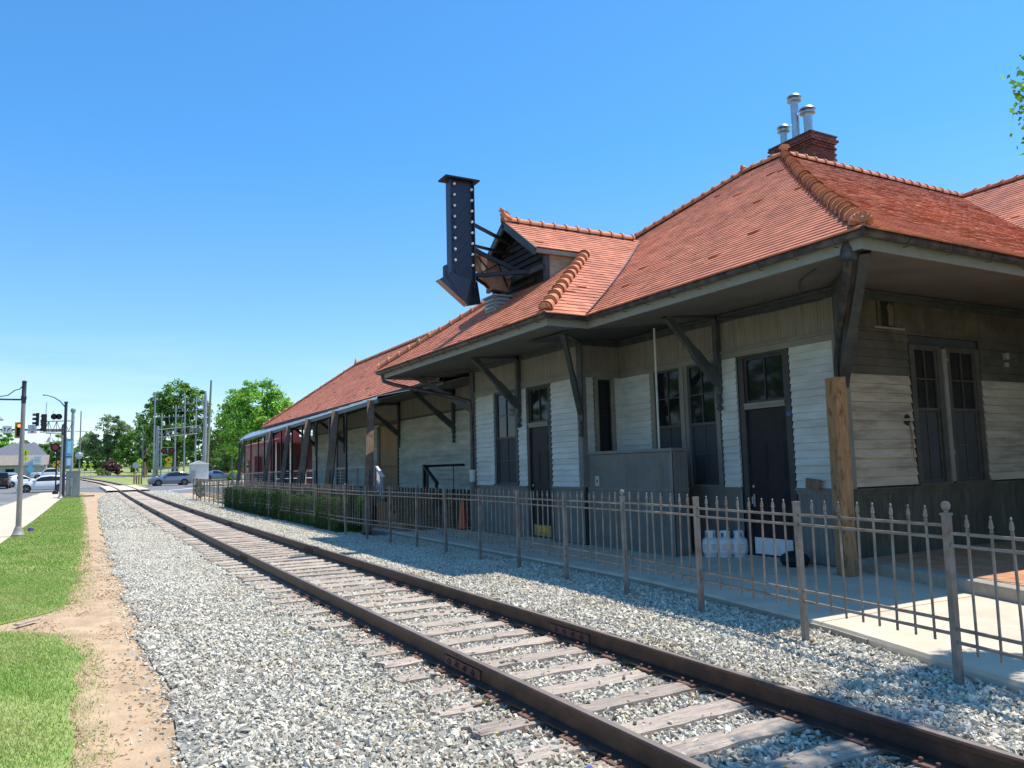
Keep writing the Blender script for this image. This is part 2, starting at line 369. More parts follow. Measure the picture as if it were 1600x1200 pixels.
M['caboose'] = mat('faded_red_caboose_paint', (.27,.06,.052), .6, .15, 1.5, stain=(.42,.15,.13), stain_amt=.5, stain_scale=1, stain_stretch=(1,1,.3))
M['caboose_dark'] = mat('caboose_shaded_end_and_trim_red', (.10,.02,.022), .6, .12, 2)  # darker red: shade of the open end put into colour; also window frames
M['rubber'] = mat('black_tyre_rubber', (.014,.014,.015), .8, .1, 5)
M['alloy'] = mat('grey_alloy', (.30,.31,.32), .35, .1, 5, metal=.7)
def paint(name, col, metal=.0): return mat(name, col, .22, .03, 2, metal=metal, spec=.6)
M['car_white'] = paint('white_car_paint', (.80,.80,.80)); M['car_grey'] = paint('blue_grey_car_paint', (.22,.24,.29), .4)
M['car_black'] = paint('black_car_paint', (.018,.018,.02)); M['car_silver'] = paint('silver_car_paint', (.45,.46,.48), .5)
M['car_blue'] = paint('blue_car_paint', (.06,.12,.40), .2); M['car_bluegrey'] = paint('steel_blue_car_paint', (.16,.22,.36), .4)
M['carglass'] = glassy('tinted_car_glass', (.02,.025,.035), .05)
M['headlamp'] = mat('clear_headlamp', (.6,.62,.65), .1, .05, 5); M['tail'] = mat('red_tail_lamp', (.55,.03,.03), .2, .05, 5)
M['shingle'] = mat('slate_grey_roof_shingle', (.16,.17,.195), .9, .12, 3, rand=.1, bump=.1)
M['shingle_br'] = mat('taupe_roof_shingle', (.27,.23,.20), .9, .12, 3, bump=.1)
M['housewall'] = mat('pale_cream_house_siding', (.52,.49,.42), .8, .06, 2)
M['housewall_w'] = mat('white_blue_house_siding', (.50,.54,.60), .8, .06, 2)
M['farbrick'] = mat('far_red_brick', (.27,.105,.075), .9, .15, 2, bump=.2, bscale=10)
M['umbrella'] = mat('brown_umbrella_canvas', (.30,.18,.12), .8, .1, 2)
M['yl'] = mat('yellow_fallen_leaf', (.65,.60,.05), .7, .1, 10)
M['twig'] = mat('dry_brown_twig', (.30,.17,.08), .9, .15, 10)
M['purpleflower'] = mat('violet_litter', (.15,.08,.38), .6, .1, 5)
# ================================================================== the setting
def zg(y):
    return 0.00009*max(0, min(y, 260)-15)**2 + 0
def lerp_tab(tab, y):
    if y <= tab[0][0]: return tab[0][1]
    for (a, b), (c, d) in zip(tab, tab[1:]):
        if y <= c: return b+(d-b)*(y-a)/(c-a)
    return tab[-1][1]
def wob(y, k, a):
    return a*(math.sin(y*1.7+k)+.6*math.sin(y*3.9+k*2.3)+.4*math.sin(y*9.1+k))
def strip(name, xl, xr, y0, y1, dz, m, step=1.0, nx=4, zf=None):
    ys = list(np.arange(y0, y1+1e-6, step)); mb = MB(); rows = []
    for y in ys:
        a, b = xl(y), xr(y)
        rows.append([(a+(b-a)*i/nx, y, (zf(a+(b-a)*i/nx, y) if zf else zg(y))+dz) for i in range(nx+1)])
    mb.grid(rows)
    o = mb.build(name, m); kind(o, 'structure'); return o

# one sheet out to the horizon
mb = MB(); rows = []
for y in list(range(-60, 300, 6))+[320, 400, 600, 900, 1400]:
    rows.append([(x, y, zg(y)-.06-(.0 if abs(x) < 60 else .0)) for x in (-900, -300, -120, -60, -30, -15, 0, 15, 30, 60, 120, 300, 900)])
mb.grid(rows); kind(mb.build('ground', M['earth']), 'structure')

BL = [(0, .80), (6, .68), (10, .66), (16, .66), (33, .66), (45, .8), (64, 1.1), (78, 2.0), (88, 2.2)]
GR = [(0, -.05), (5.9, -.04), (8.7, .03), (9.8, .0), (10.9, -.25), (11.35, -.62), (11.6, -.95), (12.15, -.95), (12.5, -.5), (13.0, -.24), (15, -.08), (24, .04), (45, .08), (65, -.06), (80, -.1)]
SR = [(0, -2.25), (15, -2.12), (26.5, -1.98), (38, -1.77), (63, -1.45), (79, -1.1)]
SL = [(0, -3.9), (56.5, -4.31), (68, -3.9), (80, -3.5), (86, -3.3)]
ballast_left = lambda y: lerp_tab(BL, y)+wob(y, 1, .05)
grass_right = lambda y: lerp_tab(GR, y)+wob(y, 4, .03)+wob(y*2.7, 2, .022)
def kerb_x(y): return lerp_tab([(0, 5.55), (3.45, 6.33), (5.8, 6.98), (8, 7.32), (9.7, 7.50), (15.4, 7.63), (21, 7.7)], y)
def track_x(y): return 3.722-(480-math.sqrt(480**2-min(max(0, y-80), 400)**2))
def bz(x, y):
    "top of the ballast bed"
    if x < 2.9: h = -.014 + .004*min(1, max(0, (2.4-x)/1.8))
    elif x < 5.0: h = -.020
    elif x < 5.6: h = .02
    else: h = .02 - .03*min(1, (x-5.6)/1.2)
    return h + zg(y)
strip('road', lambda y: -15.5, lambda y: lerp_tab(SL, y), -10, 86, -.045, M['asphalt'], 2)
mb = MB(); rows = []
for k in range(8):
    row = []
    for x in [-60, -30, -16, -10, -6, -3, -1, 1, 3, 4.5, 6, 8, 10, 13, 17, 24, 40, 60]:
        a = lerp_tab([(-3, 88), (0, 84.5), (2.2, 79.5), (4.6, 77), (8, 75), (60, 78)], x); b = lerp_tab([(-4, 106), (0, 99), (5, 98), (7.5, 105.5), (60, 108)], x)
        y = a+(b-a)*k/7; row.append((x, y, zg(y)-.030))
    rows.append(row)
mb.grid(rows); kind(mb.build('crossing_road', M['asphalt']), 'structure')
strip('approach_road', lambda y: lerp_tab([(66, 7.4), (70, 6.4), (76, 5.2), (79, 4.9)], y), lambda y: 40, 66, 79, -.034, M['asphalt'], 1, 6)
strip('far_road', lambda y: -15.5, lambda y: -6.0, 106.5, 149, -.045, M['asphalt'], 4)
strip('sidewalk', lambda y: lerp_tab(SL, y), lambda y: lerp_tab(SR, y), -10, 79, .0, M['concrete'], 1, 3)
strip('sidewalk_corner', lambda y: lerp_tab([(79, -3.5), (86, -3.25)], y), lambda y: lerp_tab([(79, -1.1), (86, -.6)], y), 79, 86, .0, M['concrete'], 1, 2)
# kerb along the sidewalk
mb = MB()
for y in range(-10, 85, 2):
    a, b = lerp_tab(SL, y), lerp_tab(SL, y+2)
    mb.add([(a-.15, y, zg(y)-.06), (a-.002, y, zg(y)-.06), (b-.002, y+2, zg(y+2)-.06), (b-.15, y+2, zg(y+2)-.06),
            (a-.15, y, zg(y)+.012), (a-.002, y, zg(y)+.012), (b-.002, y+2, zg(y+2)+.012), (b-.15, y+2, zg(y+2)+.012)],
           [(4, 5, 6, 7), (0, 4, 7, 3), (1, 2, 6, 5), (0, 1, 5, 4), (2, 3, 7, 6)])
kind(mb.build('kerb', M['kerbconc']), 'structure')
strip('lawn', lambda y: lerp_tab(SR, y)+.01, grass_right, 2, 79, -.022, M['grassbase'], .4, 6)
strip('dirt_path', lambda y: grass_right(y)-.35, lambda y: ballast_left(y)+.5, 2, 87, -.034, M['dirt'], .4, 6)
strip('dirt_patch', lambda y: lerp_tab([(56, 6.9), (64, 5.6), (78, 5.0)], y), lambda y: 9.5, 56, 71, -.020, M['dirt'], 1, 4)
strip('ballast', ballast_left, lambda y: lerp_tab([(0, 7.6), (20, 7.9), (57, 7.5), (70, 5.8), (88, 5.2)], y), 1.0, 86, .0, M['ballast'], .5, 26, zf=bz)
strip('verge', lambda y: track_x(y)+2.1, lambda y: lerp_tab([(99, 5.9), (105, 7.3), (120, 8.2), (135, 9.5), (150, 9)], y), 99, 150, .0, M['farlawn'], 1.5, 6)
strip('verge', lambda y: -6.0, lambda y: track_x(y)-2.4, 132, 150, .02, M['farlawn'], 2, 6)
strip('far_ballast', lambda y: min(-5.9, track_x(y)-2.5), lambda y: track_x(y)+2.1, 98, 150, -.008, M['ballast'], 2, 6)
strip('cross_street', lambda y: -20, lambda y: 70, 150, 162, -.03, M['asphalt'], 3, 10)
strip('park_lawn', lambda y: -20, lambda y: 40, 163, 215, -.01, M['farlawn'], 6, 6)
strip('forecourt', lambda y: 12, lambda y: 40, 86, 112, -.02, M['concrete'], 2, 6)
# painted lines
def line(pts, w, dz, name='road_marking'):
    mb = MB()
    for (x0, y0), (x1, y1) in zip(pts, pts[1:]):
        d = Vector((x1-x0, y1-y0, 0)).normalized(); s = Vector((-d.y, d.x, 0))*w/2
        mb.poly((x0-s.x, y0-s.y, zg(y0)+dz), (x0+s.x, y0+s.y, zg(y0)+dz), (x1+s.x, y1+s.y, zg(y1)+dz), (x1-s.x, y1-s.y, zg(y1)+dz))
    kind(mb.build(name, M['paintline']), 'structure')
line([(6.3, 79.2), (8.9, 83.5), (11.6, 89.5), (13.5, 93.5)], .45, -.028)
line([(5.9, 97.2), (8.2, 99.6)], .4, -.028)
line([(-7.5, 64.3), (-4.5, 64.0)], .6, -.036)
line([(-5.5, 47), (-4.75, 60)], .14, -.036)
line([(-10.4, 10), (-10.2, 50)], .12, -.036)
line([(-10, 85.0), (-4, 85.4)], .4, -.036)
# expansion joints in the sidewalk: thin recessed grooves
mb = MB()
for y in range(20, 78, 3):
    a, b = lerp_tab(SL, y), lerp_tab(SR, y)
    mb.poly((a, y, zg(y)+.004), (b, y-.1, zg(y)+.004), (b, y-.06, zg(y)+.004), (a, y+.04, zg(y)+.004))
kind(mb.build('sidewalk_joint', M['kerbconc']), 'structure')

# platform walk beside the station
mb = MB(); rows = []
for y in np.arange(0, 24.1, .5):
    a, b = kerb_x(y), 13.0 if y < 8.2 else 12.2
    rows.append([(a, y, -.10), (a, y, .045), (a+.02, y, .08)] + [(a+.03+(b-a-.03)*i/5, y, .084) for i in range(6)])
mb.grid(rows)
kind(mb.build('platform_walk', M['concrete']), 'structure')
mb = MB()
for (x0, y0, x1, y1) in [(7.0, 5.9, 12.9, 5.86), (6.2, 3.1, 12.9, 3.05), (7.35, 8.75, 10.6, 8.72), (7.55, 11.6, 9.6, 11.6), (7.65, 14.5, 9.5, 14.5), (7.7, 17.4, 9.5, 17.4), (9.9, 0, 8.55, 3.0)]:
    d = (Vector((x1, y1, 0))-Vector((x0, y0, 0))).normalized(); s = Vector((-d.y, d.x, 0))*.006
    mb.poly((x0-s.x, y0-s.y, .0885), (x1-s.x, y1-s.y, .0885), (x1+s.x, y1+s.y, .0885), (x0+s.x, y0+s.y, .0885))
kind(mb.build('walk_joint', M['kerbconc']), 'structure')
mb = MB(); rows = []
for y in np.arange(5.2, 24.1, .5):
    a = kerb_x(y); rows.append([(a-.02, y, -.10), (a-.02, y, .05), (a+.055, y, .052)])
mb.grid(rows); kind(mb.build('walk_kerb', M['kerbconc']), 'structure')
# raised terrace at the end of the station, terracotta field inside a concrete kerb
E0 = [(9.35, 4.4), (10.05, 6.5), (10.62, 8.28)]
mb = MB()
mb.prism([(9.35-1.5, -.2, .05), (9.35, 4.4, .05), (10.05, 6.5, .05), (10.62, 8.28, .05), (15.5, 8.28, .05), (15.5, -.2, .05)], (0, 0, .20))
kind(mb.build('terrace', M['kerbconc'], bevel=.03), 'structure')
terr = kind(MB().prism([(9.55-1.5, -.2, .252), (9.57, 4.4, .252), (10.27, 6.5, .252), (10.80, 8.1, .252), (15.4, 8.1, .252), (15.4, -.2, .252)], (0, 0, .004)).build('terrace_field', M['mortar']), 'structure')
tm = MB().box(-.145, .145, -.145, .145, 0, .008).mesh('paver', M['terra_floor'])
n = 0
for j in range(0, 27):
    y = .2+j*.3
    xl = lerp_tab([(0, 8.2), (4.4, 9.6), (6.5, 10.3), (8.1, 10.85)], y)
    for i in range(0, 17):
        x = xl+.16+i*.3
        if x > 15.2 or n > 290 or y < 3.2: continue
        place('paver', tm, terr, (x, y, .2545+random.uniform(0, .002)), (0, 0, random.uniform(-.01, .01))); n += 1

# ------------------------------------------------------------------ railway track
XC = 3.722
def track_pt(s):
    """centre line: straight along y, then a left-hand curve of radius 125 m"""
    s0, r = 80., 480.
    if s <= s0: return Vector((XC, s, zg(s))), Vector((0, 1, 0))
    a = (s-s0)/r
    y = s0+r*math.sin(a)
    return Vector((XC-r*(1-math.cos(a)), y, zg(y))), Vector((-math.sin(a), math.cos(a), 0))
track = thing('railway_track', 'rusty single railway track on wooden sleepers curving away past the station', 'railway track', (XC, 2, 0))
prof = [(-.07, .03), (.07, .03), (.07, .042), (.014, .062), (.010, .150), (.035, .160), (.036, .192), (.028, .200), (-.028, .200), (-.036, .192), (-.035, .160), (-.010, .150), (-.014, .062), (-.07, .042)]
railtop_z = .2
for side in (-1, 1):
    mb = MB(); mt = MB(); ss = list(np.arange(-2, 86, 4))+list(np.arange(86, 176, 3)); rows = []; rt = []
    for s in ss:
        p, d = track_pt(s); r = Vector((d.y, -d.x, 0)); c = p + r*(side*.7525)
        rows.append([c + r*a + Vector((0, 0, z)) for a, z in prof+[prof[0]]])
        rt.append([c + r*a + Vector((0, 0, .2025)) for a in (-.024, .024)])
    mb.grid(rows); o = mb.build('rail', M['rail'], track)
    mt.grid(rt); mt.build('running_surface', M['railtop'], o)
    jm = MB()
    jm.box(-.026, -.012, -.36, .36, .062, .140)
    for k in (-.24, -.08, .08, .24):
        jm.tube((-.062, k, .103), (-.012, k, .103), .013, 6); jm.lathe([(.024, 0), (.024, .018)], (-.045, k, .103), 6, axis='x')
    jme = jm.mesh('joint_bar', M['joint'])
    for s in ((6.35, 16.9, 27.4, 37.8, 48.5, 59) if side < 0 else (6.95, 17.6, 28.1, 38.6, 49)):
        p, d = track_pt(s)
        place('joint_bar', jme, o, (p.x+side*.7525, s, p.z))
# sleepers: five worn shapes shared
def sleeper_mesh(k):
    rnd = random.Random(k); mb = MB(); nx, ny = 14, 4; rows = []
    for j in range(ny+1):
        y = -.115+.23*j/ny
        rows.append([(-1.3+2.6*i/nx+(rnd.uniform(-.03, .03) if i in (0, nx) else 0), y+rnd.uniform(-.008, .008), .0+rnd.uniform(-.007, .006)-(.014 if j in (0, ny) else 0)) for i in range(nx+1)])
    top = [p for r in rows for p in r]
    n = nx+1
    mb.grid(rows)
    ring = [rows[0][i] for i in range(n)]+[rows[j][nx] for j in range(1, ny+1)]+[rows[ny][i] for i in range(nx-1, -1, -1)]+[rows[j][0] for j in range(ny-1, 0, -1)]
    low = [(p[0], p[1], -.16) for p in ring]; m = len(ring)
    mb.add(ring+low, [(i, (i+1) % m, m+(i+1) % m, m+i) for i in range(m)])
    return mb.mesh('sleeper', M['sleeper'])
slm = [sleeper_mesh(k) for k in range(6)]
pm = MB().box(-.135, .135, -.095, .095, 0, .012)
for sx, sy in ((-.10, -.05), (.10, .06), (-.098, .06)): pm.lathe([(.007, .0), (.007, .018), (.015, .019), (.013, .028), (.004, .031)], (sx, sy, .01), 6)
pme = pm.mesh('tie_plate', M['rustplate'])
SLEEPERS = []
rs = random.Random(3); s = 1.9; i = 0
while s < 160:
    if not (79.2 < s < 97.2):
        p, d = track_pt(s+rs.uniform(-.03, .03)); ang = math.atan2(-d.x, d.y)+rs.uniform(-.02, .02)
        off = rs.uniform(-.09, .09)
        o = place('sleeper', slm[i % 6], track, (p.x+off, p.y, p.z+.026+rs.uniform(-.008, .008)), (0, rs.uniform(-.004, .004), ang+(math.pi if i % 2 else 0)))
        if s < 12:
            SLEEPERS.append((p.y, p.x+off, 1.3))
            for sd in (-1, 1): place('tie_plate', pme, o, (p.x+sd*.7525, p.y, p.z+.028), (0, 0, 0)).rotation_euler = (0, 0, -o.rotation_euler.z)
    s += .525; i += 1
# fix plates: parent rotates by ang (and pi); recompute local offsets
for o in [c for c in track.children if c.name.startswith('sleeper')]:
    for c in o.children:
        inv = Matrix.Rotation(-o.rotation_euler.z, 4, 'Z')
        w = WL[c.name]-WL[o.name]; c.location = inv @ w
# concrete crossing panels between and beside the rails
cp = thing('grade_crossing', 'pale concrete grade crossing panels where the road crosses the track', 'grade crossing', track_pt(88)[0])
for lo, hi, nm in ((-.66, .66, 'centre_panel'), (-1.75, -.86, 'side_panel'), (.86, 1.75, 'side_panel')):
    mb = MB(); rows = []
    for s in np.arange(79.0, 97.4, 1.5):
        p, d = track_pt(s); r = Vector((d.y, -d.x, 0)); rows.append([p+r*lo+Vector((0, 0, -.03)), p+r*lo+Vector((0, 0, .178)), p+r*hi+Vector((0, 0, .178)), p+r*hi+Vector((0, 0, -.03))])
    mb.grid(rows); mb.build(nm, M['concrete'], cp)

# ------------------------------------------------------------------ ballast stones (nobody could count them)
def stone_shapes(k, n):
    rng = np.random.default_rng(k)
    bm = bmesh.new()
    if n:
        q = rng.normal(size=(10, 3)); q /= np.linalg.norm(q, axis=1)[:, None]; q *= rng.uniform(.8, 1.2, (10, 1))
        for c in q: bm.verts.new(tuple(c))
        r = bmesh.ops.convex_hull(bm, input=bm.verts[:])
        bmesh.ops.delete(bm, geom=[g for g in r['geom_interior'] if isinstance(g, bmesh.types.BMVert)], context='VERTS')
        bmesh.ops.triangulate(bm, faces=bm.faces[:]); bm.verts.index_update()
    else:
        bmesh.ops.create_icosphere(bm, subdivisions=1, radius=1)
        bm.free(); v = np.array([(1,0,0),(-1,0,0),(0,1,0),(0,-1,0),(0,0,1),(0,0,-1)], float)
        f = np.array([(0,2,4),(2,1,4),(1,3,4),(3,0,4),(2,0,5),(1,2,5),(3,1,5),(0,3,5)])
        v *= rng.uniform(.75, 1.15, (6, 1)); return v, f
    bm.verts.ensure_lookup_table(); v = np.array([w.co[:] for w in bm.verts]); f = np.array([[w.index for w in q.verts] for q in bm.faces]); bm.free()
    v *= np.array([1.15, .95, .9])
    return v, f
def rotmats(rng, n):
    q = rng.normal(size=(n, 4)); q /= np.linalg.norm(q, axis=1)[:, None]
    w, x, y, z = q.T
    return np.stack([np.stack([1-2*(y*y+z*z), 2*(x*y-z*w), 2*(x*z+y*w)], 1), np.stack([2*(x*y+z*w), 1-2*(x*x+z*z), 2*(y*z-x*w)], 1), np.stack([2*(x*z-y*w), 2*(y*z+x*w), 1-2*(x*x+y*y)], 1)], 1)
def in_view(P, mx=.06):
    mw = np.array(cam.matrix_world); r, u, d, c = mw[:3, 0], mw[:3, 1], -mw[:3, 2], mw[:3, 3]
    q = P-c; z = q@d; px = 800+1210.3*(q@r)/z; py = 600-1210.3*(q@u)/z
    m = mx*1600
    return (z > .3) & (px > -m) & (px < 1600+m) & (py < 1200+1.5*m) & (py > -m)
def scatter(name, pts, rad, shape_n, m, flat=.62, nvar=8, seed=0):
    rng = np.random.default_rng(seed); V = []; F = []; off = 0
    var = rng.integers(0, nvar, len(pts))
    for k in range(nvar):
        sel = np.where(var == k)[0]
        if not len(sel): continue
        v, f = stone_shapes(100*seed+k, shape_n)
        rm = rotmats(rng, len(sel))
        sc = rad[sel][:, None, None]*np.stack([np.ones(len(sel)), rng.uniform(.6, .95, len(sel)), rng.uniform(.5, .8, len(sel))], 1)[:, None, :]
        w = np.einsum('nij,nkj->nki', rm, v[None]*sc)
        w[:, :, 2] *= flat/.65
        w += pts[sel][:, None, :]
        V.append(w.reshape(-1, 3)); F.append((f[None]+(np.arange(len(sel))*len(v))[:, None, None]+off).reshape(-1, 3)); off += len(sel)*len(v)
    if not V: return None
    me = fast_mesh(name, np.concatenate(V), np.concatenate(F), 3, m)
    return mesh_obj(name, me)
def stone_pts(y0, y1, dens, rng):
    n = int((y1-y0)*7.2*dens); y = rng.uniform(y0, y1, n); x = rng.uniform(.35, 7.7, n)
    bl = np.array([lerp_tab(BL, t) for t in y])+.05*(np.sin(y*1.7+1)+.6*np.sin(y*3.9+2.3)+.5*np.sin(y*11))
    keep = x > bl + rng.exponential(.16, n) - .07
    rx = np.array([kerb_x(t) for t in y]); keep &= x < np.where(y < 21, rx-.03, 7.1)
    z = np.array([bz(a, b) for a, b in zip(x, y)])
    # leave rails clear and most of the sleeper tops
    for rc in (2.9695, 4.4745): keep &= np.abs(x-rc) > .085
    if y0 < 18:
        on = np.zeros(n, bool)
        for sy, sx, h in SLEEPERS: on |= (np.abs(y-sy) < .108) & (np.abs(x-sx) < h-.01)
        keep &= ~(on & (rng.random(n) > np.where(x < 2.85, .30, .05)) & (x < 5.0))
        z = np.where(on & (x < 5.0), z+np.where(x < 2.85, .036, .042), z)
    else:
        ph = ((y-1.9) % .525)/.525; on = ((ph < .2) | (ph > .8)) & (x > 2.45) & (x < 5.0)
        keep &= ~(on & (rng.random(n) > .12))
    P = np.stack([x, y, z], 1)
    keep &= in_view(P)
    return P[keep]
rng = np.random.default_rng(5)
P = stone_pts(2.0, 13, 1750, rng); r_ = np.where(rng.random(len(P)) < .28, rng.uniform(.006, .013, len(P)), rng.uniform(.013, .032, len(P)))*np.where(rng.random(len(P)) < .07, 1.5, 1)
P[:, 2] += rng.uniform(-.010, .016, len(P))
dr = np.minimum(np.abs(P[:, 0]-2.97), np.abs(P[:, 0]-4.475)); rusty = rng.random(len(P)) < .55*np.exp(-((dr-.1)/.16)**2)+.02
o = scatter('rusty_stones', P[rusty], r_[rusty], 1, M['stone_rust'], seed=9); tag(kind(o, 'stuff'), 'rust stained ballast stones close along both rails', 'ballast')
P = P[~rusty]; r_ = r_[~rusty]
near = (P[:, 1] < 8.5)
nst = len(P)
o = scatter('ballast_stones', P[near], r_[near], 1, M['stone'], seed=1); tag(kind(o, 'stuff'), 'grey crushed stone ballast heaped around the near sleepers', 'ballast')
o = scatter('ballast_stones', P[~near], r_[~near], 1, M['stone'], seed=2); tag(kind(o, 'stuff'), 'grey crushed stone ballast in the shade band beside the station fence', 'ballast')
P = stone_pts(13, 30, 700, rng); r_ = rng.uniform(.020, .037, len(P)); nst += len(P)
o = scatter('ballast_stones', P, r_, 0, M['stone'], seed=3); tag(kind(o, 'stuff'), 'grey crushed stone ballast beside the hedge', 'ballast')
P = stone_pts(30, 80, 110, rng); r_ = rng.uniform(.03, .06, len(P)); nst += len(P)
o = scatter('ballast_stones', P, r_, 0, M['stone'], seed=4); tag(kind(o, 'stuff'), 'grey crushed stone ballast along the far track', 'ballast')
# a few strays on the dirt
n = 1500; y = rng.uniform(4.5, 26, n); x = np.array([lerp_tab(BL, t) for t in y])+.05-rng.exponential(.12, n)
P = np.stack([x, y, np.full(n, -.028)], 1); P = P[x > -.1]
o = scatter('stray_stones', P, rng.uniform(.008, .026, len(P)), 1, M['stone'], seed=6); tag(kind(o, 'stuff'), 'scattered stones strewn along the dirt path', 'stones')
# ------------------------------------------------------------------ lawn blades
def blades(name, pts, h, w, m, seed=0):
    rng = np.random.default_rng(seed); n = len(pts)
    a = rng.uniform(0, 2*math.pi, n); dx, dy = np.cos(a)*w, np.sin(a)*w
    lx, ly = rng.normal(0, .5, n)*h, rng.normal(0, .5, n)*h
    v = np.empty((n, 3, 3)); v[:, 0] = pts; v[:, 1] = pts; v[:, 2] = pts
    v[:, 0, 0] -= dx; v[:, 0, 1] -= dy; v[:, 1, 0] += dx; v[:, 1, 1] += dy; v[:, 2, 0] += lx; v[:, 2, 1] += ly; v[:, 2, 2] += h
    me = fast_mesh(name, v.reshape(-1, 3), np.arange(3*n).reshape(-1, 3), 3, m)
    return mesh_obj(name, me)
def lawn_pts(y0, y1, dens, fade=.19):
    n = int((y1-y0)*2.6*dens); y = rng.uniform(y0, y1, n); x = rng.uniform(-2.4, .25, n)
    gr = np.array([grass_right(t) for t in y]); sr = np.array([lerp_tab(SR, t) for t in y])
    keep = (x > sr) & (x < gr + rng.normal(0, fade, n)-.05)
    patch = np.sin(x*5.1+y*1.3)+np.sin(x*2.3-y*2.1)+.8*np.sin(y*4.7+x*7)
    keep &= ~((patch+rng.normal(0, .7, n) > 1.6) & (rng.random(n) < .5))
    P = np.stack([x, y, np.array([zg(t) for t in y])-.022], 1)
    keep &= in_view(P)
    return P[keep]
P = np.concatenate([lawn_pts(4.5, 18, 7500), lawn_pts(18, 40, 1700), lawn_pts(40, 79, 500)])
hh = rng.uniform(.014, .036, len(P))*np.where(P[:, 1] > 18, 1.5, 1); ww = np.where(P[:, 1] < 18, .0035, np.where(P[:, 1] < 40, .008, .016))
n = 6500; y = rng.uniform(4.5, 26, n); gl = np.array([grass_right(t) for t in y]); x = gl-.3+rng.random(n)*1.15
Q = np.stack([x, y, np.array([zg(t) for t in y])-.032], 1); bl_ = np.array([lerp_tab(BL, t) for t in y]); Q = Q[(x < bl_+.15) & (np.sin(x*9+y*2.1)+np.sin(y*3.3-x*4)+rng.normal(0, .7, n) > -.2)]
o = blades('straw', Q, rng.uniform(.004, .014, len(Q)), .022, M['straw'], 4); tag(kind(o, 'stuff'), 'dry straw and grass clippings trodden into the dirt path', 'straw')
tag(kind(blades('grass', P, hh, ww, M['blade']), 'stuff'), 'patchy mown lawn between the sidewalk and the dirt path', 'grass')
# ================================================================== the station
ST = thing('station_building', 'old railway station with terracotta tiled roof and pale clapboard walls', 'station', (10.7, 8.3, 0))
CAMP = np.array([0, 0, CAMZ])
class Wall:
    """u runs along the wall, w points outward, z up"""
    def __init__(s, axis, c): s.axis = axis; s.c = c
    def P(s, u, w, z): return (s.c-w, u, z) if s.axis == 'x' else (u, s.c-w, z)
    def box(s, mb, u0, u1, w0, w1, z0, z1):
        a, b = s.P(u0, w0, z0), s.P(u1, w1, z1)
        return mb.box(min(a[0], b[0]), max(a[0], b[0]), min(a[1], b[1]), max(a[1], b[1]), z0, z1)
    @property
    def rot(s): return (0, 0, -math.pi/2) if s.axis == 'x' else (0, 0, 0)
    def start(s, u0, u1): return u1 if s.axis == 'x' else u0
WA, WB, WF, WE, WR = Wall('x', 9.62), Wall('x', 10.70), Wall('x', 11.0), Wall('y', 8.30), Wall('y', 14.20)
def core(w, box, m): return MB().box(*box).build('wall', m, ST)
wall_A = core(WA, (9.66, 12, 14.24, 19.46, .05, 4.58), M['soffit_dark'])
wall_B = core(WB, (10.74, 21, 8.34, 21.5, .05, 4.58), M['soffit_dark'])
wall_F = core(WF, (11.04, 16.6, 21.6, 42.5, .05, 4.45), M['soffit_dark'])
def clap_mesh(e, m, name='clapboard'):
    mb = MB(); h = e+.018
    prof = [(-.032, 0), (-.008, 0), (-.008, 0)]
    mb.add([(0, -.038, 0), (0, .02, 0), (0, .02, h), (0, -.002, h), (1, -.038, 0), (1, .02, 0), (1, .02, h), (1, -.002, h)],
           [(0, 3, 2, 1), (4, 5, 6, 7), (0, 1, 5, 4), (1, 2, 6, 5), (2, 3, 7, 6), (3, 0, 4, 7)])
    return mb.mesh(name, m)
def boards(parent, W, rects, z0, z1, e, me, maxlen=9, seed=0, jit=.002):
    rnd = random.Random(seed); n = int(round((z1-z0)/e)); e = (z1-z0)/n
    for k in range(n):
        z = z0+k*e
        for (u0, u1, a, b) in rects:
            if z < a-.01 or z > b-.03: continue
            cuts = [u0]
            while u1-cuts[-1] > maxlen: cuts.append(cuts[-1]+rnd.uniform(.55, .95)*maxlen)
            cuts.append(u1)
            for c0, c1 in zip(cuts, cuts[1:]):
                if c1-c0 < .03: continue
                p = W.P(W.start(c0, c1), rnd.uniform(-jit, jit), z+rnd.uniform(-jit, jit))
                o = place('clapboard', me, parent, p, W.rot, (c1-c0-.002, 1, 1))
                if jit > .003: o.rotation_euler = (rnd.uniform(-.03, .03), rnd.uniform(-.0015, .0015), W.rot[2])
cm = clap_mesh(.125, M['siding_pale'])
boards(wall_B, WB, [(8.42, 9.33, 1.3, 3.76), (10.60, 11.02, 1.3, 3.76), (13.13, 14.19, 1.3, 3.76)], 1.34, 3.76, .125, cm, seed=1)
boards(wall_A, WA, [(14.32, 15.46, 1.3, 3.76), (16.62, 17.05, 1.3, 3.76), (18.37, 19.45, 1.3, 3.76)], 1.34, 3.76, .125, cm, seed=2)
boards(wall_A, WR, [(9.72, 9.93, 1.3, 3.76), (10.52, 10.69, 1.3, 3.76)], 1.34, 3.76, .125, cm, seed=3)
cmf = clap_mesh(.165, M['siding_old'])
boards(wall_F, WF, [(19.6, 29.2, 1.0, 3.7), (31.6, 36.3, 1.0, 3.7), (37.9, 42.5, 1.0, 3.7)], .95, 3.72, .165, cmf, 6, seed=4, jit=.007)
cmd = clap_mesh(.155, M['siding_dark']); cmc = clap_mesh(.155, M['siding_cream'])
er = [(10.82, 12.42), (14.55, 18.5)]
boards(wall_B, WE, [(a, b, 1.3, 3.2) for a, b in er], 1.36, 3.2, .155, cmc, seed=5, jit=.004)
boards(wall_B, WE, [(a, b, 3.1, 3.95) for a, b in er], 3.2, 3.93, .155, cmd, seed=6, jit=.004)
# far end wall of the freight room
MB().box(11.0, 16.6, 42.5, 42.56, .9, 4.4).build('end_wall', M['siding_old'], ST)

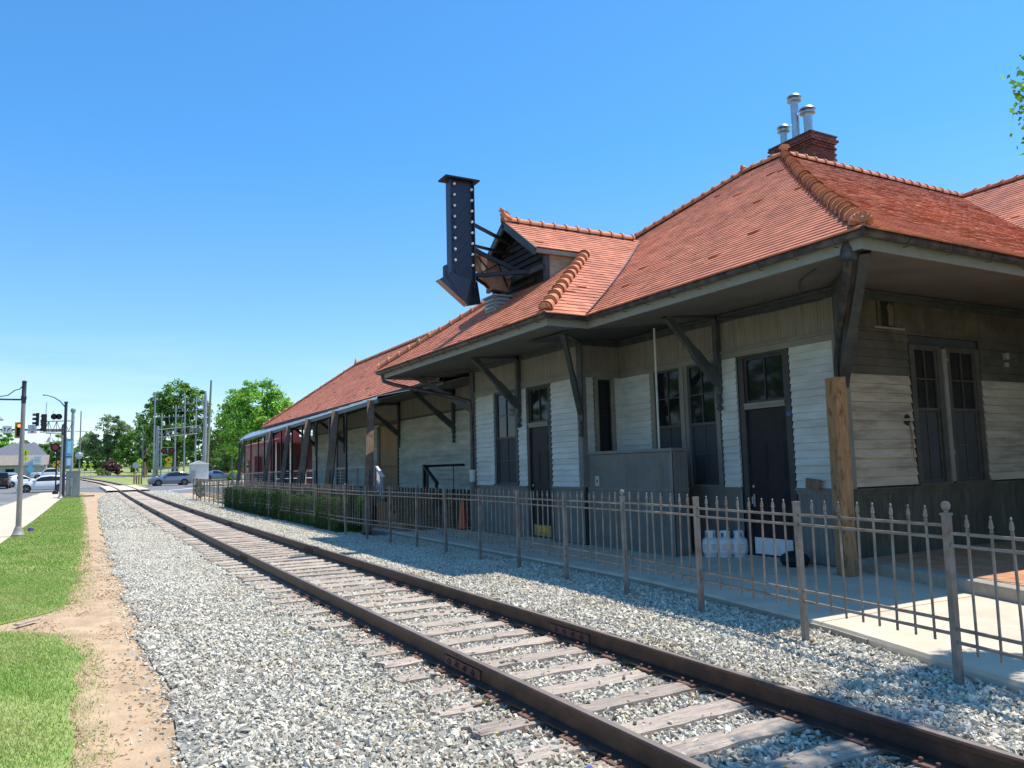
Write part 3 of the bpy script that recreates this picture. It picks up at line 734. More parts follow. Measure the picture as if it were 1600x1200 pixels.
def wainscot(W, spans, z0, z1, m, step=.09):
    mb = MB()
    for u0, u1 in spans:
        n = max(1, int((u1-u0)/step)); d = (u1-u0)/n
        for i in range(n): W.box(mb, u0+i*d, u0+(i+1)*d-.005, -.02, .012+.001*(i % 2), z0, z1)
        W.box(mb, u0, u1, -.03, .0075, z0, z1)
    return mb
def stuffpart(mb, name, m, parent=ST): return kind(mb.build(name, m, parent), 'stuff')
stuffpart(wainscot(WB, [(8.30, 9.33), (10.60, 14.1)], .10, 1.24, M['wain']), 'wainscot', M['wain'])
stuffpart(wainscot(WA, [(14.20, 15.46), (16.62, 19.52)], .10, 1.24, M['wain']), 'wainscot', M['wain'])
stuffpart(wainscot(WE, [(10.72, 18.5)], .10, 1.24, M['wain_end']), 'wainscot', M['wain_end'])
stuffpart(wainscot(WF, [(21.6, 42.5)], .10, .95, M['wain'], .25), 'wainscot', M['wain'])
# friezes of vertical beaded boards
stuffpart(wainscot(WB, [(8.30, 14.2)], 3.93, 4.64, 0, .065), 'frieze', M['frieze'])
stuffpart(wainscot(WA, [(14.20, 19.52)], 3.93, 4.64, 0, .065), 'frieze', M['frieze'])
stuffpart(wainscot(WR, [(9.64, 10.68)], 3.93, 4.64, 0, .065), 'frieze', M['frieze'])
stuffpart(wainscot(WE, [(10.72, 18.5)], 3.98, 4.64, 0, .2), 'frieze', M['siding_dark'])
stuffpart(wainscot(WF, [(19.6, 42.5)], 3.80, 4.5, 0, .12), 'frieze', M['frieze'])
# moulded rails: under the frieze and on the wainscot
for W, u0, u1, m in ((WB, 8.26, 14.17, 'trim'), (WA, 14.17, 19.55, 'trim'), (WR, 9.59, 10.66, 'trim')):
    mb = MB(); W.box(mb, u0, u1, -.02, .03, 3.76, 3.87); W.box(mb, u0, u1, -.02, .055, 3.872, 3.905); W.box(mb, u0, u1, -.02, .035, 3.907, 3.93)
    mb.build('frieze_rail', M[m], ST)
for W, spans, m in ((WB, [(8.26, 9.34), (10.6, 14.1)], 'wain'), (WA, [(14.2, 15.46), (16.62, 19.55)], 'wain'), (WE, [(10.66, 18.5)], 'wain_end')):
    for u0, u1 in spans: mb = MB(); W.box(mb, u0, u1, -.02, .03, 1.24, 1.30); W.box(mb, u0, u1, -.02, .06, 1.298, 1.335); mb.build('belt_rail', M[m], ST)
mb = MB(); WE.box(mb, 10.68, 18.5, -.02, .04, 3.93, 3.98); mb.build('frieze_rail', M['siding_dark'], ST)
mb = MB(); WF.box(mb, 19.6, 42.5, -.02, .03, 3.72, 3.80); mb.build('frieze_rail', M['bracket'], ST)
# corner boards
mb = MB(); WB.box(mb, 8.28, 8.42, -.02, .045, 1.335, 3.76); mb.build('corner_board', M['trim'], ST)
mb = MB(); mb.box(10.66, 10.82, 8.255, 8.279, 1.335, 3.93); mb.build('corner_board', M['trim'], ST)
for b_ in ((9.575, 9.64, 14.19, 14.32, 1.335, 3.76), (9.58, 9.72, 14.155, 14.189, 1.335, 3.76), (9.575, 9.64, 19.45, 19.54, .1, 3.76)): MB().box(*b_).build('corner_board', M['wain'], ST)

def sash(W, u0, u1, z0, z1, nc, nr, m, parent, w=-.02, fr=.045, mun=.02):
    mb = MB()
    W.box(mb, u0, u0+fr, w-.02, w+.02, z0, z1); W.box(mb, u1-fr, u1, w-.02, w+.02, z0, z1)
    W.box(mb, u0+fr, u1-fr, w-.02, w+.018, z0, z0+fr); W.box(mb, u0+fr, u1-fr, w-.02, w+.018, z1-fr, z1)
    du = (u1-u0-2*fr)/nc; dz = (z1-z0-2*fr)/nr
    for i in range(1, nc): W.box(mb, u0+fr+i*du-mun/2, u0+fr+i*du+mun/2, w-.015, w+.012, z0+fr, z1-fr)
    for j in range(1, nr): W.box(mb, u0+fr, u1-fr, w-.015, w+.010, z0+fr+j*dz-mun/2, z0+fr+j*dz+mun/2)
    mb.build('sash', m, parent)
    for i in range(nc):
        for j in range(nr):
            p = MB(); a, b, c, d = u0+fr+i*du, u0+fr+(i+1)*du, z0+fr+j*dz, z0+fr+(j+1)*dz
            t = random.uniform(-.002, .002)
            p.poly(W.P(a, w-.012+t, c), W.P(b, w-.012, c), W.P(b, w-.012-t, d), W.P(a, w-.012, d)); p.build('pane', M['glass'], parent)
def window(W, u0, u1, z0, z1, mid, cas, mcas, msash, sill=True, split=None):
    mb = MB()
    W.box(mb, u0-cas, u0, -.02, .035, z0, z1); W.box(mb, u1, u1+cas, -.02, .035, z0, z1)
    W.box(mb, u0-cas, u1+cas, -.02, .033, z1, z1+cas*.35)
    if sill: W.box(mb, u0-cas-.02, u1+cas+.02, -.02, .07, z0-.05, z0)
    o = mb.build('window', mcas, ST)
    if mid:
        sash(W, u0, u1, mid, z1, 2, 2, msash, o, -.005); sash(W, u0, u1, z0, mid+.03, 2, 2, msash, o, -.03)
    else: sash(W, u0, u1, z0, z1, 1, 3, msash, o, -.01)
    return o
window(WA, 17.17, 18.23, 1.38, 3.76, 2.55, .10, M['sash'], M['sash'])
window(WB, 11.16, 11.93, 1.38, 3.76, 2.55, .10, M['wain'], M['sash'])
window(WB, 12.17, 12.98, 1.38, 3.76, 2.55, .12, M['trim'], M['sash'])
window(WR, 10.05, 10.40, 1.36, 3.72, 0, .10, M['trim'], M['black'])
window(WE, 12.56, 13.22, 1.38, 3.72, 2.62, .12, M['sash_pale'], M['sash_pale'])
window(WE, 13.58, 14.36, 1.38, 3.72, 2.62, .13, M['sash_pale'], M['sash_pale'])
mb = MB(); WE.box(mb, 13.34, 13.45, -.02, .06, 1.38, 3.72); WE.box(mb, 13.32, 13.47, -.02, .075, 3.5, 3.56); WE.box(mb, 13.325, 13.465, -.02, .07, 1.85, 1.92)
mb.build('mullion_post', M['trim'], ST)
mb = MB()
for b_ in ((11.66, 11.75, 4.03, 4.56), (12.10, 12.19, 4.03, 4.56), (11.75, 12.10, 4.50, 4.56)): WE.box(mb, b_[0], b_[1], -.02, .034, b_[2], b_[3])
v = mb.build('wall_vent', M['wain_end'], ST)
mb = MB(); WE.box(mb, 11.75, 12.10, -.02, .020, 4.03, 4.50); mb.build('vent_hole', M['black'], v)
mb = MB()
mb.prism([WE.P(11.94, .021, 4.06), WE.P(12.08, .021, 4.05), WE.P(12.09, .021, 4.40), WE.P(12.0, .021, 4.46), WE.P(11.93, .021, 4.38), WE.P(11.96, .021, 4.22)], (0, -.012, 0))
mb.build('torn_mesh', M['bark'], v)
mb = MB(); WE.box(mb, 11.55, 12.35, -.02, .05, 3.985, 4.025); mb.build('vent_sill', M['trim'], ST)
# hole with hanging wires in the end wall boards
mb = MB(); mb.lathe([(.0, 0), (.085, 0), (.10, .006), (.05, .012)], (12.25, 8.268, 2.45), 9, axis='y'); hb = mb.build('socket_hole', M['black'], ST)
mb = MB(); mb.path([(12.25, 8.25, 2.40), (12.29, 8.25, 2.25), (12.30, 8.25, 2.05), (12.27, 8.25, 1.9)], .006, 4); mb.path([(12.27, 8.25, 2.4), (12.33, 8.25, 2.2), (12.32, 8.25, 1.75)], .005, 4)
mb.build('wire', M['twig'], hb)
mb = MB(); WE.box(mb, 15.3, 15.42, -.02, .08, 3.62, 3.74); WE.box(mb, 15.3, 15.42, -.02, .06, 3.48, 3.56); mb.build('wall_lamp', M['cab'], ST)

def door(W, u0, u1, zt, ztr, leafdark, hinge_side=1, kick=None):
    """frame with leaf below and transom light above"""
    mb = MB(); z0 = .10
    W.box(mb, u0-.12, u0, -.02, .035, z0, zt); W.box(mb, u1, u1+.12, -.02, .035, z0, zt); W.box(mb, u0, u1, -.02, .033, zt-.05, zt)
    o = mb.build('door', M['doorframe'], ST)
    mb = MB(); W.box(mb, u0, u1, -.02, .05, ztr, ztr+.05); W.box(mb, u0, u1, -.02, .065, ztr+.052, ztr+.11); mb.build('transom_bar', M['trim'], o)
    sash(W, u0, u1, ztr+.11, zt-.05, 2, 1, M['doorframe'], o, -.02)
    mb = MB(); W.box(mb, u0, u1, -.03, -.012, z0, ztr)
    lw = u1-u0
    for a, b, c, d in ((.09, .46, .10, .45), (.54, .91, .10, .45), (.09, .46, .50, .78), (.54, .91, .50, .78), (.09, .91, .83, .93)):
        W.box(mb, u0+a*lw, u0+b*lw, -.012, -.006, z0+c*(ztr-z0), z0+d*(ztr-z0)); W.box(mb, u0+a*lw+.035, u0+b*lw-.035, -.006, .001, z0+c*(ztr-z0)+.035, z0+d*(ztr-z0)-.035)
    mb.build('leaf', M['door'], o)
    hu = u1-.08
    mb = MB(); W.box(mb, hu-.02, hu+.02, 0, .012, 1.0, 1.22)
    mb.path([W.P(hu, .012, 1.02), W.P(hu, .06, 1.05), W.P(hu, .06, 1.17), W.P(hu, .012, 1.2)], .009, 6); mb.lathe([(.026, 0), (.026, .015)], W.P(hu, .0 if W.axis != 'x' else .015, 1.36), 8, axis='x' if W.axis == 'x' else 'y')
    mb.build('handle', M['galv'], o)
    mb = MB(); W.box(mb, u0-.12, u1+.12, -.02, .14, .085, .13); mb.build('threshold', M['kerbconc'], o)
    return o
dB = door(WB, 9.46, 10.40, 3.76, 2.76, 1); dA = door(WA, 15.58, 16.48, 3.76, 2.76, 1)
mb = MB(); WB.box(mb, 9.5, 10.36, .0, .012, .16, .45); k = mb.build('kick_plate', M['tank'], dB); k['label'] = 'scuffed white kick board'
mb = MB(); WA.box(mb, 15.62, 16.40, .0, .012, .16, .42); k = mb.build('kick_plate', M['brass'], dA); k['label'] = 'tarnished brass kick plate'
mb = MB()
for i, (a, b) in enumerate(((15.68, 15.80), (15.86, 16.02), (16.08, 16.2))):
    WA.box(mb, a, b, .012, .016, .26, .38)
mb.build('painted_glint', M['yellow'], dA)  # yellow slips standing in for glints on the brass plate
mb = MB(); mb.lathe([(.045, 0), (.045, .004)], WB.P(9.40, .036, 2.62), 12, axis='x'); mb.build('sticker', M['car_blue'], dB)

# beadboard enclosure in the recess between the two wall planes
enc = MB().box(9.74, 10.06, 11.40, 14.16, .09, 2.04).build('enclosure', M['soffit_dark'], ST)
WX = Wall('x', 9.72); WY = Wall('y', 11.37)
for W, a, b in ((WX, 11.37, 14.18), (WY, 9.72, 10.08)):
    mb = MB(); n = int((b-a)/.055); d = (b-a)/n
    for i in range(n): W.box(mb, a+i*d, a+(i+1)*d-.008, -.02, .010, .12, 2.02)
    W.box(mb, a, b, -.03, .002, .10, 2.03)
    kind(mb.build('beadboard', M['wain'], enc), 'stuff')
    mb = MB(); W.box(mb, a-.02, b, -.02, .035, 2.04, 2.10); W.box(mb, a, b, -.02, .024, 1.28, 1.33); W.box(mb, a, a+.05, -.02, .018, .1, 2.04); W.box(mb, a, b, -.02, .02, .09, .12)
    mb.build('enclosure_trim', M['wain'], enc)
MB().box(9.72, 10.08, 11.4, 14.16, 2.041, 2.06).build('enclosure_lid', M['trim'], enc)
mb = MB(); WX.box(mb, 13.72, 13.86, .012, .045, 1.36, 1.58); ob = mb.build('outlet_box', M['galv_dull'], ST)
mb = MB(); WX.box(mb, 13.775, 13.805, .046, .05, 1.44, 1.5); mb.build('outlet', M['black'], ob)
MB().tube((10.1, 12.2, 2.06), (10.1, 12.2, 4.55), .022, 8).build('conduit', M['siding_pale'], ST)

# brackets -----------------------------------------------------------------
def bracket(foot, out, ztop, zbot, drop=True, w=.11, m='bracket', strut_z=None):
    f = Vector((foot[0], foot[1], 0)); o = Vector((out[0], out[1], 0)); d = (o-f); L = d.length; d.normalize()
    mb = MB(); c = f+d*.06
    mb.beam(c+Vector((0, 0, zbot+.35)), c+Vector((0, 0, ztop)), w, w, up=d)
    mb.beam(f+Vector((0, 0, ztop-.05)), o+Vector((0, 0, ztop-.09)), w, .11)
    a = f+d*.10+Vector((0, 0, (strut_z or zbot+.55))); b = o-d*.10+Vector((0, 0, ztop-.12))
    mb.beam(a, b, w*.82, .13)
    mb.beam(a.lerp(b, -.02), a.lerp(b, .42), w*.95, .185); mb.beam(a.lerp(b, .42), a.lerp(b, .48), w*.95, .185, w2=w*.85, h2=.135)
    mb.beam(a.lerp(b, .93), a.lerp(b, 1.0), w*.95, .16)
    if drop:
        mb.lathe([(.0, -.02), (.05, 0), (.062, .03), (.045, .07), (.03, .09), (.05, .13), (.062, .18), (.05, .24), (.036, .27), (.06, .30), (.06, .36)], c+Vector((0, 0, zbot)), 10)
    return mb.build('bracket', M[m], ST)
bracket((10.68, 11.0), (9.30, 11.0), 4.66, 2.80)
bracket((9.60, 16.9), (8.22, 16.9), 4.62, 2.80)
bracket((9.60, 14.2), (8.35, 12.95), 4.62, 2.45)
bracket((9.60, 19.52), (8.25, 20.85), 4.60, 3.0, strut_z=3.45)
bracket((10.68, 8.28), (8.55, 6.15), 4.58, 2.6, drop=False, w=.15, strut_z=3.05)
for y in (23.85, 29.05, 36.4, 41.6): bracket((10.98, y), (9.42, y), 4.46, 2.68)

# soffits, fascias, gutters -------------------------------------------------
def soffit(quads, m='soffit'):
    mb = MB()
    for q in quads: mb.prism(q, (0, 0, .02))
    return mb.build('soffit', M[m], ST)
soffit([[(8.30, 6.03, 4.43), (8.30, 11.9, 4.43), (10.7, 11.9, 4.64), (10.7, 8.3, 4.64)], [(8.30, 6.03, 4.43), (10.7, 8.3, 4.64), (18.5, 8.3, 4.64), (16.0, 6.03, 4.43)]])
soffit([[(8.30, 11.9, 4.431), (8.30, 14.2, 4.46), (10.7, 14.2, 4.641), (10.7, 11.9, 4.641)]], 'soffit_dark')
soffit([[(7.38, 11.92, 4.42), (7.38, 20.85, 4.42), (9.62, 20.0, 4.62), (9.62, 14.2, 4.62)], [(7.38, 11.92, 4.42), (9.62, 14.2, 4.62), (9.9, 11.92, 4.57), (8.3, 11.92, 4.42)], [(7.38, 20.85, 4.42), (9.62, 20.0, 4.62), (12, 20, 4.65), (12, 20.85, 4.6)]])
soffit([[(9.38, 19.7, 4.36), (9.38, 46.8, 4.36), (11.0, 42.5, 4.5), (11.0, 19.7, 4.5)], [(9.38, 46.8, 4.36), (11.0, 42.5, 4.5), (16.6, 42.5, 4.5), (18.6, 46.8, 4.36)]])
def run(name, pts, prof, m, closed=False):
    """sweep a profile (outward, z) along plan points; outward is to the left of travel"""
    mb = MB(); rows = []; P_ = [Vector((x, y, 0)) for x, y in pts]; zs = 0
    for i, p in enumerate(P_):
        d0 = (p-P_[i-1]).normalized() if i else None; d1 = (P_[i+1]-p).normalized() if i < len(P_)-1 else None
        n0 = Vector((-d0.y, d0.x, 0)) if d0 else None; n1 = Vector((-d1.y, d1.x, 0)) if d1 else None
        n = n0 if n1 is None else (n1 if n0 is None else (n0+n1)/(1+n0.dot(n1)))
        rows.append([p+n*a+Vector((0, 0, z)) for a, z in prof+[prof[0]]])
    mb.grid(rows); mb.add(rows[0][:-1], [tuple(range(len(prof)))]); mb.add(rows[-1][:-1], [tuple(range(len(prof)))])
    return mb.build(name, m, ST)
EAVE = [(15.8, 5.85), (8.12, 5.85), (8.12, 11.75), (7.21, 11.75), (7.21, 21.0), (9.0, 21.0)]
EAVE = [Vector((x, y)) for x, y in EAVE]
# walked so that "left" is outward
pts = [(p.x, p.y) for p in EAVE][::-1]
pts_in = [(9.0, 20.86), (7.35, 20.86), (7.35, 11.89), (8.26, 11.89), (8.26, 5.99), (15.8, 5.99)]
def left_is_out(ps):
    return ps
g_prof = [(.0, 4.525), (.0, 4.595), (-.012, 4.595), (-.02, 4.53), (-.10, 4.52), (-.10, 4.50), (-.03, 4.495)]
run('gutter', [(9.0, 21.0), (7.21, 21.0), (7.21, 11.75), (8.12, 11.75), (8.12, 5.85), (15.8, 5.85)][::-1], g_prof, M['gutter'])
run('fascia', pts_in[::-1], [(.0, 4.375), (.0, 4.60), (-.03, 4.60), (-.03, 4.375)], M['fascia'])
run('drip_edge', [(9.0, 21.0), (7.21, 21.0), (7.21, 11.75), (8.12, 11.75), (8.12, 5.85), (15.8, 5.85)][::-1], [(.004, 4.597), (.004, 4.612), (-.08, 4.64), (-.08, 4.625)], M['trim'])
run('gutter', [(9.2, 21.05), (9.2, 47.0), (19.0, 47.0)], [(a, z-.10) for a, z in g_prof], M['gutter'])
run('fascia', [(9.34, 21.05), (9.34, 46.86), (18.8, 46.86)], [(.0, 4.31), (.0, 4.49), (-.03, 4.49), (-.03, 4.31)], M['bracket'])
# dark crown moulding where soffit meets the walls
for W, a, b in ((WB, 8.24, 14.14), (WA, 14.14, 19.56), (WE, 10.64, 18.4), (WR, 9.56, 10.62)):
    mb = MB(); W.box(mb, a, b, .016, .06, 4.47, 4.56); W.box(mb, a, b, .016, .10, 4.562, 4.615); mb.build('crown_moulding', M['bracket'], ST)
# service conduit under the eave
mb = MB(); mb.path([(10.60, 8.5, 4.44), (10.60, 9.6, 4.44), (10.58, 10.4, 4.46), (10.58, 10.9, 4.55)], .012, 6); mb.path([(10.2, 8.6, 4.585), (9.4, 7.9, 4.51), (8.9, 7.2, 4.47)], .010, 6); mb.build('service_conduit', M['bracket'], ST)
# gutter straps
mb = MB()
for k in range(9):
    y = 6.3+k*.62
    mb.path([(8.128, y, 4.60), (8.11, y, 4.52), (8.15, y, 4.455), (8.22, y, 4.46)], .007, 5)
for k in range(13):
    y = 12.1+k*.7
    mb.path([(7.218, y, 4.60), (7.20, y, 4.52), (7.24, y, 4.455), (7.31, y, 4.46)], .007, 5)
for k in range(8):
    x = 9.0+k*.9
    mb.path([(x, 5.858, 4.60), (x, 5.84, 4.52), (x, 5.88, 4.455), (x, 5.95, 4.46)], .007, 5)
kind(mb.build('gutter_strap', M['gutter'], ST), 'stuff')
# downpipes
mb = MB(); mb.path([(7.33, 20.75, 4.47), (7.36, 20.72, 4.30), (7.6, 20.6, 4.20), (9.2, 19.75, 3.78), (9.47, 19.58, 3.68), (9.52, 19.56, 3.45), (9.52, 19.56, 1.75)], .055, 10); dp = mb.build('downpipe', M['gutter'], ST, True)
mb = MB(); mb.tube((9.52, 19.56, 1.42), (9.52, 19.56, 1.74), .085, 12); mb.tube((9.52, 19.56, 1.68), (9.52, 19.56, 1.76), .10, 12); mb.build('collar', M['siding_pale'], dp, True)
MB().tube((9.52, 19.56, .09), (9.52, 19.56, 1.43), .085, 12).build('standpipe', M['wain'], dp, True)
mb = MB(); mb.path([(8.30, 6.22, 4.47), (8.32, 6.24, 4.34), (8.55, 6.45, 4.2), (10.2, 7.95, 3.55), (10.42, 8.16, 3.3), (10.46, 8.2, 3.0)], .055, 10); dp = mb.build('downpipe', M['gutter'], ST, True)
mb = MB(); mb.lathe([(.10, 0), (.10, .12), (.07, .2), (.055, .25)], (8.30, 6.22, 4.28), 10); mb.build('outlet', M['gutter'], dp, True)

# roofs --------------------------------------------------------------------
f_main = lambda d: .60*d+.009*d*d
f_A = lambda d: .706*d
f_far = lambda d: .76*d
def uspan(poly, d):
    xs = []
    for (u0, d0), (u1, d1) in zip(poly, poly[1:]+poly[:1]):
        if (d0 <= d < d1) or (d1 <= d < d0): xs.append(u0+(u1-u0)*(d-d0)/(d1-d0))
    xs.sort(); return [(xs[i], xs[i+1]) for i in range(0, len(xs)-1, 2)]
ALLTILES = []
def roof(org, ud, dd, poly, prof, kinks=(), tw=.21, ex=.165, tiled=True, seed=0, deck=True):
    """org eave origin, ud along eave, dd horizontal inward; poly in (u, run)"""
    rnd = random.Random(seed); org = Vector(org); ud = Vector(ud); dd = Vector(dd)
    def P(u, d): return org+ud*u+dd*d+Vector((0, 0, prof(d)))
    ds = sorted({p[1] for p in poly} | set(kinks)); mb = MB()
    for a, b in zip(ds, ds[1:]):
        e = 1e-4; sa, sb = uspan(poly, a+e), uspan(poly, b-e)
        for (p0, p1), (q0, q1) in zip(sa, sb):
            mb.poly(*[v-Vector((0, 0, .02)) for v in (P(p0, a), P(p1, a), P(q1, b), P(q0, b))])
    o = mb.build('roof', M['roofdeck'], ST)
    if not tiled: return o
    d = -.05; dmax = max(p[1] for p in poly); row = 0; V = []; F = []
    while d < dmax:
        sl = (prof(max(d, 0)+.05)-prof(max(d, 0)))/.05; cs = 1/math.sqrt(1+sl*sl)
        d1 = d+ex*cs; dm = max(.001, min(d+.5*ex*cs, dmax-.001))
        nrm = ud.cross(dd*cs+Vector((0, 0, sl*cs))).normalized()
        if nrm.z < 0: nrm = -nrm
        PP = lambda u, q: org+ud*u+dd*q+Vector((0, 0, prof(q) if q > 0 else sl*q))
        for ua, ub in uspan(poly, dm):
            u = ua-tw*(row % 2)*.5-rnd.uniform(0, .03)
            while u < ub:
                a, b = max(u+.0008, ua), min(u+tw-.0008, ub); u += tw
                if b-a < .02: continue
                t = .020+rnd.uniform(-.002, .003)+(.020 if rnd.random() < .012 else 0); tl = rnd.uniform(-.002, .002); sk = rnd.uniform(-.002, .002)
                bl, br = PP(a, d+sk)+nrm*(t+tl), PP(b, d-sk)+nrm*(t-tl)
                tr, tL = PP(b, d1+.02)+nrm*.005, PP(a, d1+.02)+nrm*.005
                lo, ro = PP(a, d+sk)-nrm*.004, PP(b, d-sk)-nrm*.004
                full = b-a > tw-.003
                ALLTILES.append([(bl-Vector(CAMP)).length, o, [bl, br, tr, tL, lo, ro], full, nrm])
        d = d1; row += 1
    return o
TILE_F = [(0, 1, 2), (0, 2, 3), (4, 5, 1), (4, 1, 0), (4, 0, 3), (5, 2, 1)]
Z = Vector((0, 0, 0))
H = 7.64
r_main = roof((8.12, 5.85, 4.6), (0, 1, 0), (1, 0, 0), [(0, 0), (16.72, 0), (9.08, H), (H, H)], f_main, (1.2, 2.4, 3.6, 4.8, 6.2), seed=1)
r_end = roof((8.12, 5.85, 4.6), (1, 0, 0), (0, 1, 0), [(0, 0), (7.7, 0), (15.4, H), (H, H)], f_main, (1.2, 2.4, 3.6, 4.8, 6.2), seed=2)
roof((15.8, -4, 4.6), (0, 1, 0), (1, 0, 0), [(0, 0), (9.85, 0), (17.5, 7.64), (0, 7.64)], f_main, (1.2, 2.4, 3.6, 4.8, 6.2), seed=3)
r_A = roof((7.21, 11.75, 4.6), (1, 0, 0), (0, 1, 0), [(0, 0), (.95, 0), (7.2, 4.65), (1.72, 4.65), (1.78, 3.15), (3.20, 3.15)], f_A, seed=4)
r_Af = roof((7.21, 11.75, 4.6), (0, 1, 0), (1, 0, 0), [(0, 0), (9.25, 0), (6.1, 3.15), (3.15, 3.15)], f_A, seed=5)
roof((7.21, 21.0, 4.6), (1, 0, 0), (0, -1, 0), [(0, 0), (2.5, 0), (7.2, 4.65), (1.72, 4.65), (1.78, 3.15), (3.20, 3.15)], f_A, tiled=False)
r_far = roof((9.2, 20.9, 4.5), (0, 1, 0), (1, 0, 0), [(0, 0), (26.1, 0), (21.75, 4.35), (0, 4.35)], f_far, seed=6)
roof((9.2, 47.0, 4.5), (1, 0, 0), (0, -1, 0), [(0, 0), (9.6, 0), (5.25, 4.35), (4.35, 4.35)], f_far, tiled=False)
roof((18.8, 18.5, 4.5), (0, 1, 0), (-1, 0, 0), [(0, 0), (28.5, 0), (24.15, 4.35), (0, 4.35)], f_far, tiled=False)
roof((8.12, 22.57, 4.6), (1, 0, 0), (0, -1, 0), [(0, 0), (15.4, 0), (15.4, H), (H, H)], f_main, (1.2, 2.4, 3.6, 4.8, 6.2), tiled=False)
roof((31.1, -4, 4.6), (0, 1, 0), (-1, 0, 0), [(0, 0), (17.5, 0), (17.5, 7.64), (0, 7.64)], f_main, (1.2, 2.4, 3.6, 4.8, 6.2), tiled=False)
# the nearest tiles are pieces of their own; the rest of each slope is one joined part
ALLTILES.sort(key=lambda t: t[0])
def tile_ok(t): return t[3] and bool(in_view(np.array([t[2][0]]), .0)[0])
singles = set(); cnt = 0
for i, t in enumerate(ALLTILES):
    if t[1] in (r_main, r_end) and tile_ok(t):
        singles.add(i); cnt += 1
        if cnt >= 280: break
tmesh = {}
rest = {}
unit = MB().add([(0, 0, .0205), (.2085, 0, .0205), (.2085, .189, .005), (0, .189, .005), (0, 0, -.004), (.2085, 0, -.004)], TILE_F).mesh('roof_tile', M['tile'])
for i, (dist, o, q, full, nrm) in enumerate(ALLTILES):
    if i in singles:
        ux = (q[5]-q[4]).normalized(); c0 = q[4]
        n2 = nrm; sl = (q[3]-nrm*.005)-(q[4]+nrm*.004)
        if ux.cross(sl).dot(nrm) < 0: ux = -ux; c0 = q[5]
        n2 = ux.cross(sl).normalized(); s2 = n2.cross(ux)
        m = Matrix((ux, s2, n2)).transposed()
        place('roof_tile', unit, o, c0+n2*.004, m)
    else: rest.setdefault(o.name, (o, []))[1].append(q)
for nm, (o, L) in rest.items():
    V = np.array([[tuple(p-WL[o.name]) for p in q] for q in L]); n = len(V)
    F = (np.array(TILE_F)[None]+(np.arange(n)*6)[:, None, None]).reshape(-1, 3)
    me = fast_mesh('roof_tiles', V.reshape(-1, 3), F, 3, M['tile'])
    kind(mesh_obj('roof_tiles', me, o), 'stuff')
# ridge and hip tiles
def barrel(r0, r1, L, lip=.016):
    mb = MB(); n = 9; rows = []
    for rr, z in ((r0, 0), (r0+lip, .0), (r0+lip, .05), (r0, .055), (r1, L)):
        rows.append([(rr*math.cos(math.pi*(i/(n-1)*1.1-.05)), z, rr*math.sin(math.pi*(i/(n-1)*1.1-.05))) for i in range(n)])
    mb.grid(rows); mb.add([(r0-.02)*1 and p for p in rows[0]]+[((r0-.022)*math.cos(math.pi*(i/(n-1)*1.1-.05)), 0, (r0-.022)*math.sin(math.pi*(i/(n-1)*1.1-.05))) for i in range(n)], [(i, i+1, n+i+1, n+i) for i in range(n-1)])
    mb.add(rows[0], [tuple(range(n))])
    return mb.mesh('ridge_tile', M['ridge'], True)
hipmesh = barrel(.135, .085, .54, .0); ridmesh = barrel(.125, .11, .42, .028)
def along(path, step, me, name, parent, lift=0, tilt=0):
    """lay shared tiles from the low end of a path upward"""
    path = [Vector(p) for p in path]; rnd = random.Random(len(path)+int(path[0].x*10))
    for p, q in zip(path, path[1:]):
        L = (q-p).length; n = max(1, int(round(L/step))); d = (q-p)/L
        x = d.cross(Vector((0, 0, 1))).normalized(); up = x.cross(d)
        for i in range(n):
            c = p+d*(L*i/n)
            dd = (d*math.cos(tilt)-up*math.sin(tilt)).normalized(); u2 = x.cross(dd)
            m = Matrix((x, dd, u2)).transposed() @ Matrix.Rotation(rnd.uniform(-.05, .05), 3, 'Y')
            place(name, me, parent, c+up*(lift+rnd.uniform(-.004, .004)), m)
hp = lambda c, sx, sy, f, d, z0: (c[0]+sx*d, c[1]+sy*d, z0+f(d))
C1 = (8.12, 5.85)
along([hp(C1, 1, 1, f_main, d, 4.6) for d in (.1, 2.5, 5, H)], .43, hipmesh, 'hip_tile', ST, .02, .10)
along([hp((8.12, 22.57), 1, -1, f_main, d, 4.6) for d in (3.6, H)], .30, ridmesh, 'ridge_tile', ST, .0)
P0 = (15.76, 13.49, 9.71)
along([(15.76, 14.93, 9.71), P0], .36, ridmesh, 'ridge_tile', ST, .0)
along([(23.5, 13.49, 9.71), P0], .36, ridmesh, 'ridge_tile', ST, .0)
along([(23.45, -3.8, 9.71), (23.45, 13.4, 9.71)], .4, ridmesh, 'ridge_tile', ST, .0)
along([(12.95, 16.4, 7.88), (9.0, 16.4, 7.88)], .36, ridmesh, 'ridge_tile', ST, .0)
CA = (7.21, 11.75)
along([hp(CA, 1, 1, f_A, d, 4.6) for d in (.1, 3.25)], .42, hipmesh, 'hip_tile', ST, .02, .10)
along([hp((7.21, 21.0), 1, -1, f_A, d, 4.6) for d in (.1, 3.2)], .36, ridmesh, 'ridge_tile', ST, .0)
along([(13.55, 42.65, 7.81), (13.55, 19.5, 7.81)], .42, ridmesh, 'ridge_tile', ST, .0)
along([hp((9.2, 47), 1, -1, f_far, d, 4.5) for d in (.1, 4.35)], .42, ridmesh, 'ridge_tile', ST, .0)
